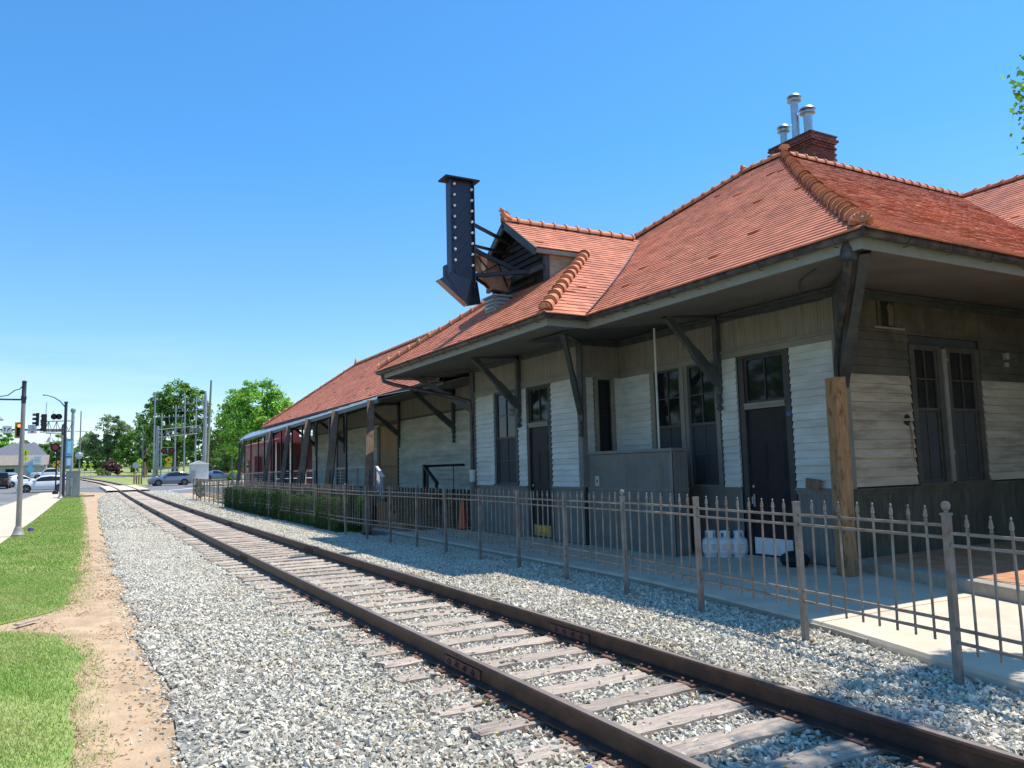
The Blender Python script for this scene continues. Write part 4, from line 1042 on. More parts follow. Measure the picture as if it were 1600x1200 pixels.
# terracotta finials
def fan(c, d, s, name='finial'):
    """leafy hip-end ornament: a boss with fanned lobes"""
    mb = MB(); c = Vector(c); d = Vector(d).normalized(); x = d.cross(Vector((0, 0, 1))).normalized()
    mb.lathe([(0, -.02), (s*.5, 0), (s*.62, s*.5), (s*.35, s*.95), (0, s*1.05)], c-Vector((0, 0, s*.3)), 10)
    for k in range(7):
        a = -1.3+2.6*k/6; tip = c+(x*math.sin(a)+Vector((0, 0, 1))*math.cos(a)*.9+d*.35)*s*.95
        mb.tube(c+d*s*.2, tip, s*.34, 7, s*.16)
    return mb.build(name, M['ridge'], ST, True)
fan((8.22, 5.95, 4.70), (-1, -1, -.3), .13)
fan((7.28, 11.83, 4.70), (-1, -1, -.3), .10)
fan((15.76, 13.49, 9.86), (-1, -1, 0), .15); fan((15.76, 14.93, 9.84), (-1, 1, 0), .15)
mb = MB()
mb.path([(9.15, 16.4, 7.93), (9.02, 16.4, 7.99), (8.95, 16.4, 8.07), (8.96, 16.4, 8.14), (8.90, 16.4, 8.17), (8.86, 16.4, 8.12)], [.13, .11, .08, .06, .055, .03], 8)
mb.prism([(8.9, 16.34, 7.93), (9.35, 16.34, 7.93), (9.2, 16.34, 8.0), (9.06, 16.34, 8.12), (8.96, 16.34, 8.15)], (0, .12, 0))
mb.build('finial', M['ridge'], ST, True)
mb = MB(); mb.path([(13.5, 42.6, 7.85), (13.5, 42.65, 8.0), (13.5, 42.75, 8.18)], [.13, .10, .03], 7); mb.build('finial', M['ridge'], ST, True)
# valley flashing where the dormer roof meets the main slope
vp = []
for k in range(11):
    d = k*.47   # run on the main slope
    z = f_main(d); dA_ = z/.706
    vp.append(Vector((8.12+d, 11.75+dA_, 4.6+z)))
vp = [p for p in vp if p.y < 16.3]
mb = MB(); rows = [[p+Vector((-.02, -.13, .045)), p+Vector((0, 0, .028)), p+Vector((.10, .02, .06))] for p in vp]; mb.grid(rows)
mb.build('valley_flashing', M['galv'], ST)
# gable of the dormer
mb = MB(); mb.add([(9.35, 14.98, 6.1), (9.35, 17.82, 6.1), (9.35, 17.82, 6.9), (9.35, 16.4, 7.8), (9.35, 14.98, 6.9)], [(0, 1, 2, 3, 4)])
gb = mb.build('gable', M['black'], ST)
mb = MB()
for k in range(9):
    z = 6.2+.16*k; hw = 1.35 if z < 6.9 else max(.1, 1.35*(7.8-z)/.9)
    mb.box(9.30, 9.335, 16.4-hw+random.uniform(0, .5), 16.4+hw-random.uniform(0, .3), z, z+.11)
mb.build('charred_board', M['char'], gb)
for yy in (14.98, 17.78): MB().prism([(9.35, yy, 5.9), (10.6, yy, 6.84), (9.35, yy, 6.84)], (0, .04, 0)).build('cheek_wall', M['siding_cream'], gb)
mb = MB(); mb.beam((9.30, 14.99, 6.0), (9.30, 14.99, 6.85), .1, .12); mb.beam((9.2, 15.0, 6.42), (9.2, 17.8, 6.42), .08, .12)
mb.build('gable_post', M['bracket'], gb)
mb = MB(); mb.beam((8.97, 14.92, 6.74), (8.97, 16.4, 7.79), .05, .18, up=(0, -.6, 1)); mb.beam((8.97, 17.88, 6.74), (8.97, 16.4, 7.79), .05, .18, up=(0, .6, 1)); mb.build('barge_board', M['bracket'], gb)
mb = MB()
for k in range(4): mb.beam((9.02+.1*k, 14.95, 6.70), (9.02+.1*k, 16.38, 7.71), .05, .05, up=(0, -.6, 1)); mb.beam((9.02+.1*k, 17.85, 6.70), (9.02+.1*k, 16.42, 7.71), .05, .05, up=(0, .6, 1))
mb.build('rafter', M['black'], gb)
MB().box(8.98, 10.4, 14.86, 14.93, 6.70, 6.80).build('eave_board', M['trim'], gb)
MB().prism([(8.99, 14.93, 6.72), (10.45, 14.93, 6.72), (10.45, 15.1, 6.74), (8.99, 15.1, 6.74)], (0, 0, .02)).build('eave_board', M['trim'], gb)
# chimney with flues
chim = MB().box(17.72, 18.73, 14.22, 15.66, 8.6, 10.95).build('chimney', M['mortar'], ST)
bme = MB().box(-.099, .099, -.05, .05, 0, .060).mesh('brick', M['brick'])
rnd = random.Random(5); nb = 0
for k in range(18):
    z = 9.62+k*.078; g = .0 if k < 13 else (.03 if k < 15 else (.06 if k < 17 else .02)); st = (k % 2)*.108
    y = 14.2-g+.10-st
    while y < 15.68+g:
        place('brick', bme, chim, (17.75-g, min(max(y, 14.26-g), 15.64+g), z), (rnd.uniform(-.01, .01), 0, math.pi/2+rnd.uniform(-.02, .02))); y += .216
    x = 17.7-g+.10+.108-st
    while x < 18.70+g:
        place('brick', bme, chim, (min(x, 18.66+g), 14.25-g, z), (0, rnd.uniform(-.01, .01), rnd.uniform(-.02, .02))); x += .216
MB().box(17.66, 18.79, 14.16, 15.72, 11.02, 11.055).build('chimney_cap', M['bark'], chim)
for (x, y, r, zt) in ((17.95, 14.9, .115, 12.25), (17.95, 15.35, .105, 11.5), (18.0, 14.5, .125, 11.72)):
    o = MB().tube((x, y, 11.08), (x, y, zt), r, 14).build('flue_pipe', M['galv'], ST, True)
    mb = MB(); mb.lathe([(r*1.3, zt-.02), (r*1.75, zt), (r*1.75, zt+.03), (r*1.2, zt+.06)], (x, y, 0), 14); mb.lathe([(r*.9, zt+.05), (r*.9, zt+.10)], (x, y, 0), 14)
    mb.lathe([(r*1.2, zt+.10), (r*1.85, zt+.12), (r*1.7, zt+.16), (r*.9, zt+.22), (.03, zt+.24)], (x, y, 0), 14); mb.build('flue_cap', M['galv'], o, True)
# cross wing at the right, out of the picture but mirrored in the end windows
MB().box(18.4, 29, -4, 8.3, .05, 4.6).build('wing_wall', M['siding_cream'], ST)
soffit([[(15.95, -4, 4.43), (15.95, 5.85, 4.43), (18.4, 8.3, 4.64), (18.4, -4, 4.64)]])
# freight room openings
mb = MB(); WF.box(mb, 29.25, 31.5, -.02, .05, 3.62, 3.75); WF.box(mb, 29.25, 29.33, -.02, .05, 1.05, 3.62); WF.box(mb, 31.42, 31.75, -.02, .05, 1.05, 3.62)
bd = mb.build('boarded_doorway', M['doorframe'], ST)
for a, b in ((29.33, 30.38), (30.38, 31.42)):
    mb = MB(); WF.box(mb, a+.004, b-.004, -.02, .012+random.uniform(0, .008), 1.98, 3.62); mb.build('plywood_sheet', M['plywood'], bd)
for k in range(8):
    a = 29.33+k*.261; mb = MB(); WF.box(mb, a+.012, a+.249, -.02, .015, 1.02, 1.90); mb.build('plank', M['plywood'], bd)
mb = MB(); WF.box(mb, 29.3, 31.45, -.02, .04, 1.905, 1.975); mb.build('ledger', M['pine'], bd)
mb = MB(); WF.box(mb, 36.3, 37.9, -.02, .02, 1.05, 3.6); WF.box(mb, 36.25, 36.45, .02, .05, 1.05, 3.6); WF.box(mb, 37.7, 37.9, .02, .05, 1.05, 3.6); mb.build('freight_door', M['doorframe'], ST)
# ================================================================== iron fence
FP = [(5.86, 2.15), (6.17, 3.90), (6.42, 5.62), (6.62, 7.34), (6.80, 9.06), (6.88, 10.75), (6.96, 12.45), (7.02, 14.15), (6.99, 15.75), (6.93, 17.3), (6.82, 18.8), (6.68, 20.2)]
y = 20.2
while y < 56: y += 1.72; FP.append((6.60+.05*math.sin(y*.3), y))
FE = thing('iron_fence', 'weathered metal picket fence with spear finials and rust spots between platform and ballast', 'fence', (6.17, 3.9, 0))
def finial_prof(z):
    return [(.008, z), (.016, z+.004), (.016, z+.014), (.009, z+.018), (.0145, z+.024), (.0145, z+.034), (.008, z+.04), (.018, z+.062), (.012, z+.105), (.005, z+.125), (.010, z+.133), (.006, z+.146), (0, z+.15)]
mb = MB(); mb.box(-.0078, .0078, -.0078, .0078, .33, 1.285); mb.lathe(finial_prof(1.275), (0, 0, 0), 8); pick_me = mb.mesh('picket', M['ironfence'], True)
mb = MB(); mb.box(-.027, .027, -.027, .027, -.05, 1.39); mb.box(-.031, .031, -.031, .031, 1.385, 1.40); post_me = mb.mesh('post', M['ironfence'])
mb = MB(); mb.box(-.027, .027, -.027, .027, -.05, 1.35); mb.box(-.034, .034, -.034, .034, 1.345, 1.365); mb.lathe([(.02, 1.36), (.016, 1.385), (.03, 1.40), (.037, 1.425), (.028, 1.452), (0, 1.46)], (0, 0, 0), 10); postb_me = mb.mesh('post', M['ironfence'], True)
rail_me = MB().box(0, 1, -.012, .012, -.012, .012).mesh('fence_rail', M['ironfence'])
rnd = random.Random(9)
for i, (x, y) in enumerate(FP):
    z = zg(y)+(.0 if y > 3 else 0)
    d = Vector(FP[min(i+1, len(FP)-1)])-Vector(FP[max(0, i-1)]); ang = math.atan2(d.y, d.x)
    place('post', postb_me if i in (1, 4, 9, 12) else post_me, FE, (x, y, z), (rnd.uniform(-.012, .012), rnd.uniform(-.012, .012), ang))
    if i+1 < len(FP):
        q = Vector((FP[i+1][0], FP[i+1][1], zg(FP[i+1][1]))); p = Vector((x, y, z)); v = q-p; L = v.length; an = math.atan2(v.y, v.x); dz = rnd.uniform(-.012, .012)+(.012 if i == 1 else 0)-(.05 if i == 0 else 0)
        for h in (1.262, 1.165, .505, .40):
            place('fence_rail', rail_me, FE, (x, y, z+h+dz), (0, -math.asin(v.z/L), an), (L, 1, 1))
        for k in range(8):
            t = (k+1)/9; c = p.lerp(q, t)
            place('picket', pick_me, FE, (c.x, c.y, c.z+dz-.005), (rnd.uniform(-.013, .013), rnd.uniform(-.013, .013), an+rnd.uniform(-.3, .3)))
# ================================================================== clipped hedge
def leaf_cloud(name, pts, nrm, size, m, parent=None, seed=0, aspect=.62):
    """one leaf-sized quad per point, turned roughly along nrm"""
    rng = np.random.default_rng(seed); n = len(pts)
    if np.isscalar(size): size = np.full(n, size)
    size = size*rng.uniform(.65, 1.3, n)
    a = rng.normal(size=(n, 3)) + nrm*1.1; a /= np.linalg.norm(a, axis=1)[:, None]
    t = rng.normal(size=(n, 3)); t -= a*(t*a).sum(1)[:, None]; t /= np.linalg.norm(t, axis=1)[:, None]; b = np.cross(a, t)
    s = size[:, None]
    v = np.stack([pts-t*s, pts+b*s*aspect+a*s*.15, pts+t*s, pts-b*s*aspect+a*s*.15], 1)
    base = np.array(WL[parent.name]) if parent is not None else np.zeros(3)
    me = fast_mesh(name, (v-base).reshape(-1, 3), np.arange(4*n).reshape(-1, 4), 4, m)
    o = bpy.data.objects.new(name, me); COL.objects.link(o); WL[name] = Vector((0, 0, 0))
    if parent is not None: o.parent = parent; WL[o.name] = WL[parent.name]
    return o
HG = thing('hedge', 'long dark clipped hedge growing behind the iron fence under the canopy', 'hedge', (7.3, 32, .02))
rng = np.random.default_rng(21)
n = 46000
y = 22.9+20.6*rng.random(n)**1.3
face = rng.random(n); d = rng.exponential(.05, n)
xw, zh = .55, .98
FX = np.interp(y, [q[1] for q in FP], [q[0] for q in FP])-.035
hx = np.where(face < .5, FX+d, FX+rng.random(n)*1.3); hz = np.where(face < .5, rng.random(n)*zh, zh-d)
ee = rng.random(n) < .05; y = np.where(ee, 22.85+d, y); hx = np.where(ee, FX+rng.random(n)*1.3, hx); hz = np.where(ee, rng.random(n)*zh, hz)
lump = .03*np.sin(y*2.1)+.03*np.sin(y*5.3+hz*4)+.03*np.sin(hx*9+y*3)
hx = hx-np.where(face < .5, lump, 0); hz = hz*(1+.03*np.sin(y*1.7))+np.where(face >= .5, lump, 0)
P = np.stack([hx, y, hz+.02+np.array([zg(t) for t in y])], 1)
P += rng.normal(0, .02, P.shape)
nr = np.where((face < .5)[:, None], np.array([[-1., 0, .3]]), np.array([[0, 0, 1.]]))
leaf_cloud('foliage', P, nr, np.where(y < 30, .022, .035), M['leaf_hedge'], HG, 3)
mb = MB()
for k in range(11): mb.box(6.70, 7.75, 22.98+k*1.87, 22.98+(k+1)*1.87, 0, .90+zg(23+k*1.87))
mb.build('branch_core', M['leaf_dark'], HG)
# ================================================================== canopy, deck and props in front of the freight room
CN = thing('platform_canopy', 'long pale blue sheet metal lean-to canopy over the freight deck', 'canopy', (8.3, 24, 0))
def can_x(y): return 7.95+(y-23)*.0245
def can_z(y): return 4.04-(y-24)*.0055
mb = MB(); rows = []
for y in np.arange(23.0, 52.6, 1.48):
    x = can_x(y); z = can_z(y); rows.append([(x, y, z-.03), (x, y, z+.045), (9.3, y, 4.36), (9.3, y, 4.34), (x+.02, y, z-.03)])
mb.grid(rows); mb.build('metal_sheet', M['alu'], CN)
mb = MB()
for k in range(20):
    y = 23.1+k*1.5; mb.beam((can_x(y)+.02, y, can_z(y)+.06), (9.28, y, 4.375), .05, .03)
mb.build('seam', M['alu'], CN)
mb = MB(); mb.beam((can_x(23)+.05, 23.0, can_z(23)-.10), (can_x(52.5)+.05, 52.5, can_z(52.5)-.10), .09, .12); mb.build('header_beam', M['bracket'], CN)
POSTY = [26.9, 29.2, 31.3, 33.9, 36.0, 38.5, 40.5, 43.1, 45.0, 47.5, 49.8, 52.2]
for y in POSTY:
    x = can_x(y)+.10
    MB().box(x-.035, x+.035, y-.035, y+.035, .05, can_z(y)-.14).build('post', M['blackiron'], CN)
for y in (28, 32, 36.5, 41, 45.5, 50):
    MB().beam((can_x(y)+.1, y, can_z(y)-.25), (9.35, y, 4.25), .07, .12).build('rafter', M['bracket'], CN)
DK = thing('freight_deck', 'raised timber freight deck with grey cable railing under the canopy', 'deck', (8.6, 24, 0))
mb = MB(); mb.box(8.25, 11.0, 23.3, 52.4, .92, 1.0); mb.box(8.27, 8.33, 23.3, 52.4, .66, .92); mb.build('floor', M['deckwood'], DK)
mb = MB()
for k in range(16): mb.box(8.5, 8.62, 23.6+k*1.9, 23.72+k*1.9, .02, .92)
mb.build('pier', M['timber'], DK)
MB().box(9.2, 9.3, 23.4, 52.3, .05, .92).build('underdeck_shade', M['black'], DK)  # black sheet standing in for the shade beneath the deck
mb = MB(); mb.beam((8.35, 24.3, 1.93), (8.62, 52.2, 1.77), .09, .06); mb.build('top_rail', M['lamppole'], DK)
for k in range(15):
    y = 24.4+k*1.98; mb = MB().box(8.36+k*.0185-.03, 8.36+k*.0185+.03, y-.03, y+.03, .95, 1.93-k*.0112); mb.build('baluster_post', M['lamppole'], DK)
for k in range(7):
    z = 1.08+k*.115; MB().tube((8.36, 24.4, z), (8.62, 52.1, z-.05), .008, 5).build('cable', M['galv_dull'], DK)
# raking timber props, each its own
def prop(label, y, xb, yb, w, split=0, base=.02, zt=None):
    t = thing('timber_prop', label, 'prop', (xb, yb, base), 'timber props leaning against the canopy')
    x = can_x(y)+.02; zt = zt or can_z(y)-.05; p, q = Vector((xb, yb, base)), Vector((x, y, zt))
    mb = MB(); a = p; m1 = p.lerp(q, .5)+Vector((.02, .02, 0)); mb.beam(p, m1, w*1.05, w*.8); mb.beam(m1, q, w, w*.75); mb.build('timber', M['timber'], t, bevel=.008)
    if split: mb = MB(); mb.beam(p+Vector((-.05, -.16, 0)), p.lerp(q, .45)+Vector((-.09, -.11, 0)), w*.5, w*.4); mb.build('spliced_plank', M['timber'], t)
    mb = MB(); mb.beam(q+Vector((0, -.12, -.18)), q+Vector((0, .12, -.18)), .10, .07); mb.build('cleat', M['timber'], t)
    return t
prop('thick brown timber prop nearest the stairs, dark rust at its head', 23.7, 7.1, 21.5, .23, 1)
prop('broad leaning timber prop before the far freight door, split along its side', 28.0, 7.0, 25.6, .25, 1)
prop('heavy slanting timber prop at the end of the clapboard wall', 32.3, 7.0, 29.6, .25, 1)
prop('slim tilted timber prop in front of the dark end of the caboose', 36.3, 7.0, 32.7, .18)
prop('short timber prop before the red side of the caboose', 40.6, 7.0, 36.3, .18)
prop('outermost timber prop at the street end of the canopy', 49.5, 7.4, 45.5, .18)
# wooden stairs up to the deck
SR_ = thing('wooden_stairs', 'wide brown wooden stairs climbing to the freight deck', 'stairs', (9.5, 21.6, .08))
for k in range(5):
    z = .10+k*.185; y = 21.0+k*.34
    MB().box(8.05, 11.0, y, y+.035, z, z+.15).build('riser', M['deckwood'], SR_)
    MB().box(8.05, 11.0, y-.03, y+.33, z+.15, z+.185).build('tread', M['deckwood'], SR_)
mb = MB(); mb.box(7.9, 8.05, 20.9, 22.8, .09, .28); mb.box(7.9, 8.05, 21.4, 22.9, .28, .55); mb.box(7.9, 8.05, 22.0, 22.9, .55, .85); mb.build('stringer', M['pine'], SR_)
mb = MB(); mb.beam((9.58, 23.2, 1.90), (9.46, 21.9, 1.36), .10, .06); mb.beam((9.58, 23.2, 1.90), (11.0, 23.2, 1.92), .09, .08); mb.beam((9.58, 23.2, 1.0), (9.58, 23.2, 1.95), .10, .10); mb.beam((9.45, 21.95, .1), (9.45, 21.95, 1.38), .08, .08)
mb.beam((9.7, 23.22, 1.0), (9.7, 23.22, 1.9), .05, .05); mb.beam((10.6, 23.2, 1.0), (10.6, 23.2, 1.9), .02, .02)
mb.build('handrail', M['blackiron'], SR_)
mb = MB(); mb.beam((7.98, 23.2, 1.93), (7.89, 22.3, 1.62), .07, .05); mb.build('handrail', M['white'], SR_)
for k in range(9):
    mb = MB(); t = k/8; mb.tube((7.98, 23.2, 1.84-.07*k), (7.89, 22.35, 1.54-.07*k), .010, 5); mb.build('baluster', M['white'], SR_)
# traffic cone by the standpipe
cn = thing('traffic_cone', 'faded orange traffic cone standing at the foot of the wooden stairs', 'cone', (9.5, 20.2, .09))
mb = MB(); mb.lathe([(.17, .03), (.155, .06), (.07, .62), (.045, .86), (.03, .88)], (9.5, 20.2, .09), 14); mb.build('cone_body', M['orange'], cn, True)
MB().box(9.32, 9.68, 20.02, 20.38, .09, .12).build('base', M['black'], cn, bevel=.01)
# timber post shoring the station corner
PP_ = thing('corner_post', 'tall knotty yellow timber post propping the station corner', 'post', (10.05, 8.0, .09))
mb = MB(); rows = []
for k in range(9):
    t = k/8; z = .09+2.96*t; x = 10.03-.04*t; rw = .115+.008*math.sin(k*2.1)
    rows.append([(x-rw, 7.86-.05*t, z), (x+rw*.55, 7.78-.05*t, z), (x+rw*.95, 7.98-.05*t, z), (x-rw*.5, 8.07-.05*t, z), (x-rw, 7.86-.05*t, z)])
mb.grid(rows); mb.add(rows[-1][:4], [(0, 1, 2, 3)]); mb.add(rows[0][:4], [(0, 1, 2, 3)]); mb.build('timber', M['pine'], PP_, bevel=.006)
mb = MB(); mb.beam((9.98, 7.76, 3.0), (10.24, 7.98, 3.02), .10, .10); mb.build('cap_block', M['pine'], PP_, bevel=.005)
mb = MB(); mb.beam((10.14, 8.03, .1), (10.10, 8.01, 2.95), .06, .14, up=(1, 1, 0)); mb.build('side_plank', M['timber'], PP_)
# small things along the wall
sb = MB(); sb.box(-.15, .15, -.02, .02, 0, .16); o = sb.build('wood_board', M['pine'], None, local=True); o.location = (10.585, 8.92, 1.337); o.rotation_euler = (0, -.12, math.pi/2-.12); tag(o, 'small brown board leaning on the wainscot ledge beside the timber post', 'board'); o.data.materials[0] = M['timber']
tk0 = thing('propane_tank', 'white propane tank, hindmost in the row of three, half hidden by a fence post', 'propane tank', (10.20, 10.98, .088), 'propane tanks against the station wall')
mb = MB(); mb.lathe([(.125, .0), (.125, .025), (.11, .03), (.14, .055), (.153, .10), (.155, .19), (.153, .27), (.14, .315), (.10, .345), (.04, .36), (.035, .37)], (10.20, 10.98, .088), 20); mb.build('body', M['tank'], tk0, True)
mb = MB()
for a0, a1 in ((0, 50), (75, 150), (190, 260), (285, 355)):
    rows = [[(10.20+.095*math.cos(R(a0+(a1-a0)*i/5)), 10.98+.095*math.sin(R(a0+(a1-a0)*i/5)), .088+z) for i in range(6)] for z in (.33, .44)]; mb.grid(rows)
rows = [[(10.20+.095*math.cos(R(i*20)), 10.98+.095*math.sin(R(i*20)), .088+z) for i in range(19)] for z in (.44, .47)]; mb.grid(rows)
c = mb.build('collar', M['tank'], tk0); so = c.modifiers.new('thick', 'SOLIDIFY'); so.thickness = .006
mb = MB(); mb.tube((10.20, 10.98, .44), (10.20, 10.98, .52), .022, 8); mb.tube((10.16, 10.98, .49), (10.24, 10.98, .49), .014, 8); mb.build('valve', M['brass'], tk0)
mb = MB(); rows = [[(10.20+.1565*math.cos(R(170+i*11)), 10.98+.1565*math.sin(R(170+i*11)), .088+z) for i in range(12)] for z in (.105, .255)]; mb.grid(rows); lb = mb.build('label', M['white'], tk0)
mb = MB()
for j in range(6):
    for (b0, b1) in ((0, 3+j % 2), (5, 8+(j % 3))):
        rows = [[(10.20+.1572*math.cos(R(174+i*11)), 10.98+.1572*math.sin(R(174+i*11)), .088+z) for i in range(b0, b1+1)] for z in (.125+j*.02, .134+j*.02)]; mb.grid(rows)
kind(mb.build('print', M['tanklabel'], lb), 'stuff')
dup(tk0, None, (10.36, 10.78, .088), .5, 'white propane tank in the middle of the row of three').data
dup(tk0, None, (10.56, 10.62, .088), -.4, 'white propane tank nearest the black door, its label in full view')
bg_ = MB(); bg_.lathe([(.05, 0), (.20, .02), (.24, .10), (.20, .18), (.10, .235), (.0, .24)], (10.28, 9.12, .088), 14); o = bg_.build('rubbish_sack', M['black'], None, True); tag(o, 'low black sack slumped on the walk beside the door', 'sack')
# ================================================================== arrow sign above the dormer
AR = thing('arrow_sign', 'tall dark arrow sign with rows of white bulbs pointing down over the roof', 'sign', (7.8, 16.0, 5.6))
mb = MB(); mb.box(7.475, 8.12, 15.93, 16.10, 6.10, 8.72)
mb.build('panel', M['sign_black'], AR)
mb = MB()
for k in range(6):
    z = 6.35+k*.3; mb.beam((7.60+.0*k, 15.925, z-.2), (8.05, 15.925, z+.35), .05, .03, up=(0, 1, 0))
mb.build('rib', M['sign_black'], AR)
mb = MB(); mb.box(7.475, 7.50, 15.85, 15.93, 6.3, 8.70); mb.box(8.095, 8.12, 15.85, 15.93, 6.2, 8.70); mb.build('return_edge', M['sign_black'], AR)
MB().box(7.34, 8.24, 15.78, 16.24, 8.72, 8.76).build('cap', M['black'], AR)
mb = MB(); mb.prism([(7.30, 15.86, 6.56), (7.38, 15.86, 6.60), (7.42, 15.86, 6.42), (7.98, 15.84, 6.28), (7.80, 15.80, 5.62), (7.10, 15.84, 6.18), (7.30, 15.86, 6.30)], (0, .10, 0)); mb.build('arrow_head', M['sign_black'], AR)
mb = MB(); mb.prism([(7.98, 15.84, 6.28), (8.12, 15.98, 6.20), (8.16, 15.98, 6.28), (8.24, 16.02, 6.30), (8.36, 16.1, 5.78), (7.80, 15.80, 5.62)], (0, .10, 0)); mb.build('arrow_head', M['sign_black'], AR)
mb = MB(); mb.beam((7.12, 15.82, 6.17), (7.80, 15.78, 5.62), .16, .03); mb.build('underside', M['rust_tan'], AR)
bl = MB(); bl.lathe([(.024, 0), (.024, -.02), (.034, -.03), (.037, -.045), (.027, -.068), (0, -.075)], (0, 0, 0), 10, axis='y'); blm = bl.mesh('bulb', M['bulb'], True)
for k in range(8):
    place('bulb', blm, AR, (7.60, 15.925, 8.60-k*.268)); place('bulb', blm, AR, (8.06, 15.925, 8.52-k*.268))
for p, q, w in (((8.10, 16.0, 7.72), (9.4, 16.2, 7.36), .07), ((8.10, 16.0, 7.18), (9.4, 16.2, 7.12), .06), ((8.12, 15.96, 7.06), (9.36, 15.5, 6.42), .09), ((8.12, 15.96, 6.42), (9.32, 15.0, 6.42), .09), ((8.12, 15.96, 6.38), (9.0, 16.2, 6.05), .06)):
    MB().beam(p, q, w, w).build('strut', M['blackiron'], AR)
AR.location.y += .44
TS = thing('torn_sign', 'torn tan and red sign box crumpled behind the black arrow', 'sign', (8.4, 16.25, 6.1))
mb = MB(); mb.prism([(8.16, 16.12, 7.12), (8.16, 16.12, 6.92), (8.32, 16.10, 6.55), (8.30, 16.1, 6.45), (8.62, 16.12, 6.14), (9.05, 16.2, 6.1), (9.2, 16.2, 6.42), (8.85, 16.2, 6.78), (8.55, 16.14, 6.95)], (.0, .30, .02)); mb.build('torn_sheet', M['rust_tan'], TS)
mb = MB(); mb.beam((8.3, 16.08, 6.5), (8.75, 16.08, 6.75), .04, .03); mb.beam((8.75, 16.08, 6.75), (9.0, 16.08, 6.2), .04, .03); mb.beam((8.18, 16.08, 6.9), (8.45, 16.08, 6.62), .03, .03); mb.build('bent_frame', M['blackiron'], TS)
mb = MB(); mb.prism([(8.55, 16.06, 6.88), (8.95, 16.1, 6.72), (9.18, 16.1, 6.5), (9.0, 16.1, 6.40), (8.8, 16.07, 6.6)], (0, .03, 0)); mb.build('paint_flake', M['car_silver'], TS)
TS.location.y += .25
RB = thing('roof_unit', 'pale grey louvred metal box on the tiles below the gable', 'vent box', (8.75, 16.4, 5.6))
mb = MB(); mb.box(8.58, 8.98, 16.2, 16.75, 5.55, 5.92); mb.build('box', M['cab'], RB); mb = MB()
for k in range(3): mb.box(8.545, 8.575, 16.24, 16.7, 5.64+k*.09, 5.69+k*.09); mb.box(8.62, 8.94, 16.16, 16.195, 5.64+k*.09, 5.69+k*.09)
mb.build('louvre', M['galv_dull'], RB); MB().box(8.52, 9.04, 16.14, 16.81, 5.922, 5.96).build('lid', M['galv_dull'], RB)
# ================================================================== litter on the ground
def leaf_litter(pts, m, s, label, cat, name):
    mb = MB(); rnd = random.Random(len(pts))
    for x, y, z in pts:
        a = rnd.uniform(0, 6.28); c, d = math.cos(a)*s, math.sin(a)*s
        mb.add([(x-c, y-d, z), (x+d*.45, y-c*.45, z+s*.25), (x+c, y+d, z+s*.1), (x-d*.45, y+c*.45, z+s*.2)], [(0, 1, 2), (0, 2, 3)])
    o = mb.build(name, m); kind(o, 'stuff'); tag(o, label, cat)
rnd = random.Random(17)
leaf_litter([(x, y, bz(x, y)+.05) for x, y in [(rnd.uniform(2.0, 6.6), rnd.uniform(3.2, 11)) for _ in range(120)]], M['yl'], .022, 'yellow fallen leaves scattered over the ballast', 'leaves', 'fallen_leaves')
leaf_litter([(x, y, bz(x, y)+.045) for x, y in [(rnd.uniform(.8, 3.6), rnd.uniform(3.6, 9)) for _ in range(70)]], M['twig'], .026, 'dry brown leaves and twigs among the ballast', 'leaves', 'dry_leaves')
mb = MB().box(-.19, .19, -.035, .035, 0, .02); o = mb.build('wood_lath', M['white'], None, local=True); o.location = (-.56, 11.86, .004); o.rotation_euler = (0, .0, .95); tag(o, 'pale wooden lath lying on the bare patch of lawn', 'lath'); o.data.materials[0] = M['sleeper']
mb = MB(); mb.prism([(-.02, -.012, 0), (.03, -.01, .004), (.035, .012, .012), (-.015, .016, .008)], (.0, .004, .02)); o = mb.build('candy_wrapper', M['car_blue'], None, local=True); o.location = (2.62, 3.93, .05); o.scale = (1, 1, 1); tag(o, 'crumpled bright blue wrapper on the near ballast', 'wrapper')
mb = MB(); mb.prism([(-.08, 0, 0), (0, -.09, .02), (.09, 0, .0), (0, .09, .05)], (0, 0, .10)); o = mb.build('purple_litter', M['purpleflower'], None, local=True); o.location = (-1.5, 31.5, .03); tag(o, 'small violet scrap on the lawn edge beside the lamp post', 'litter')
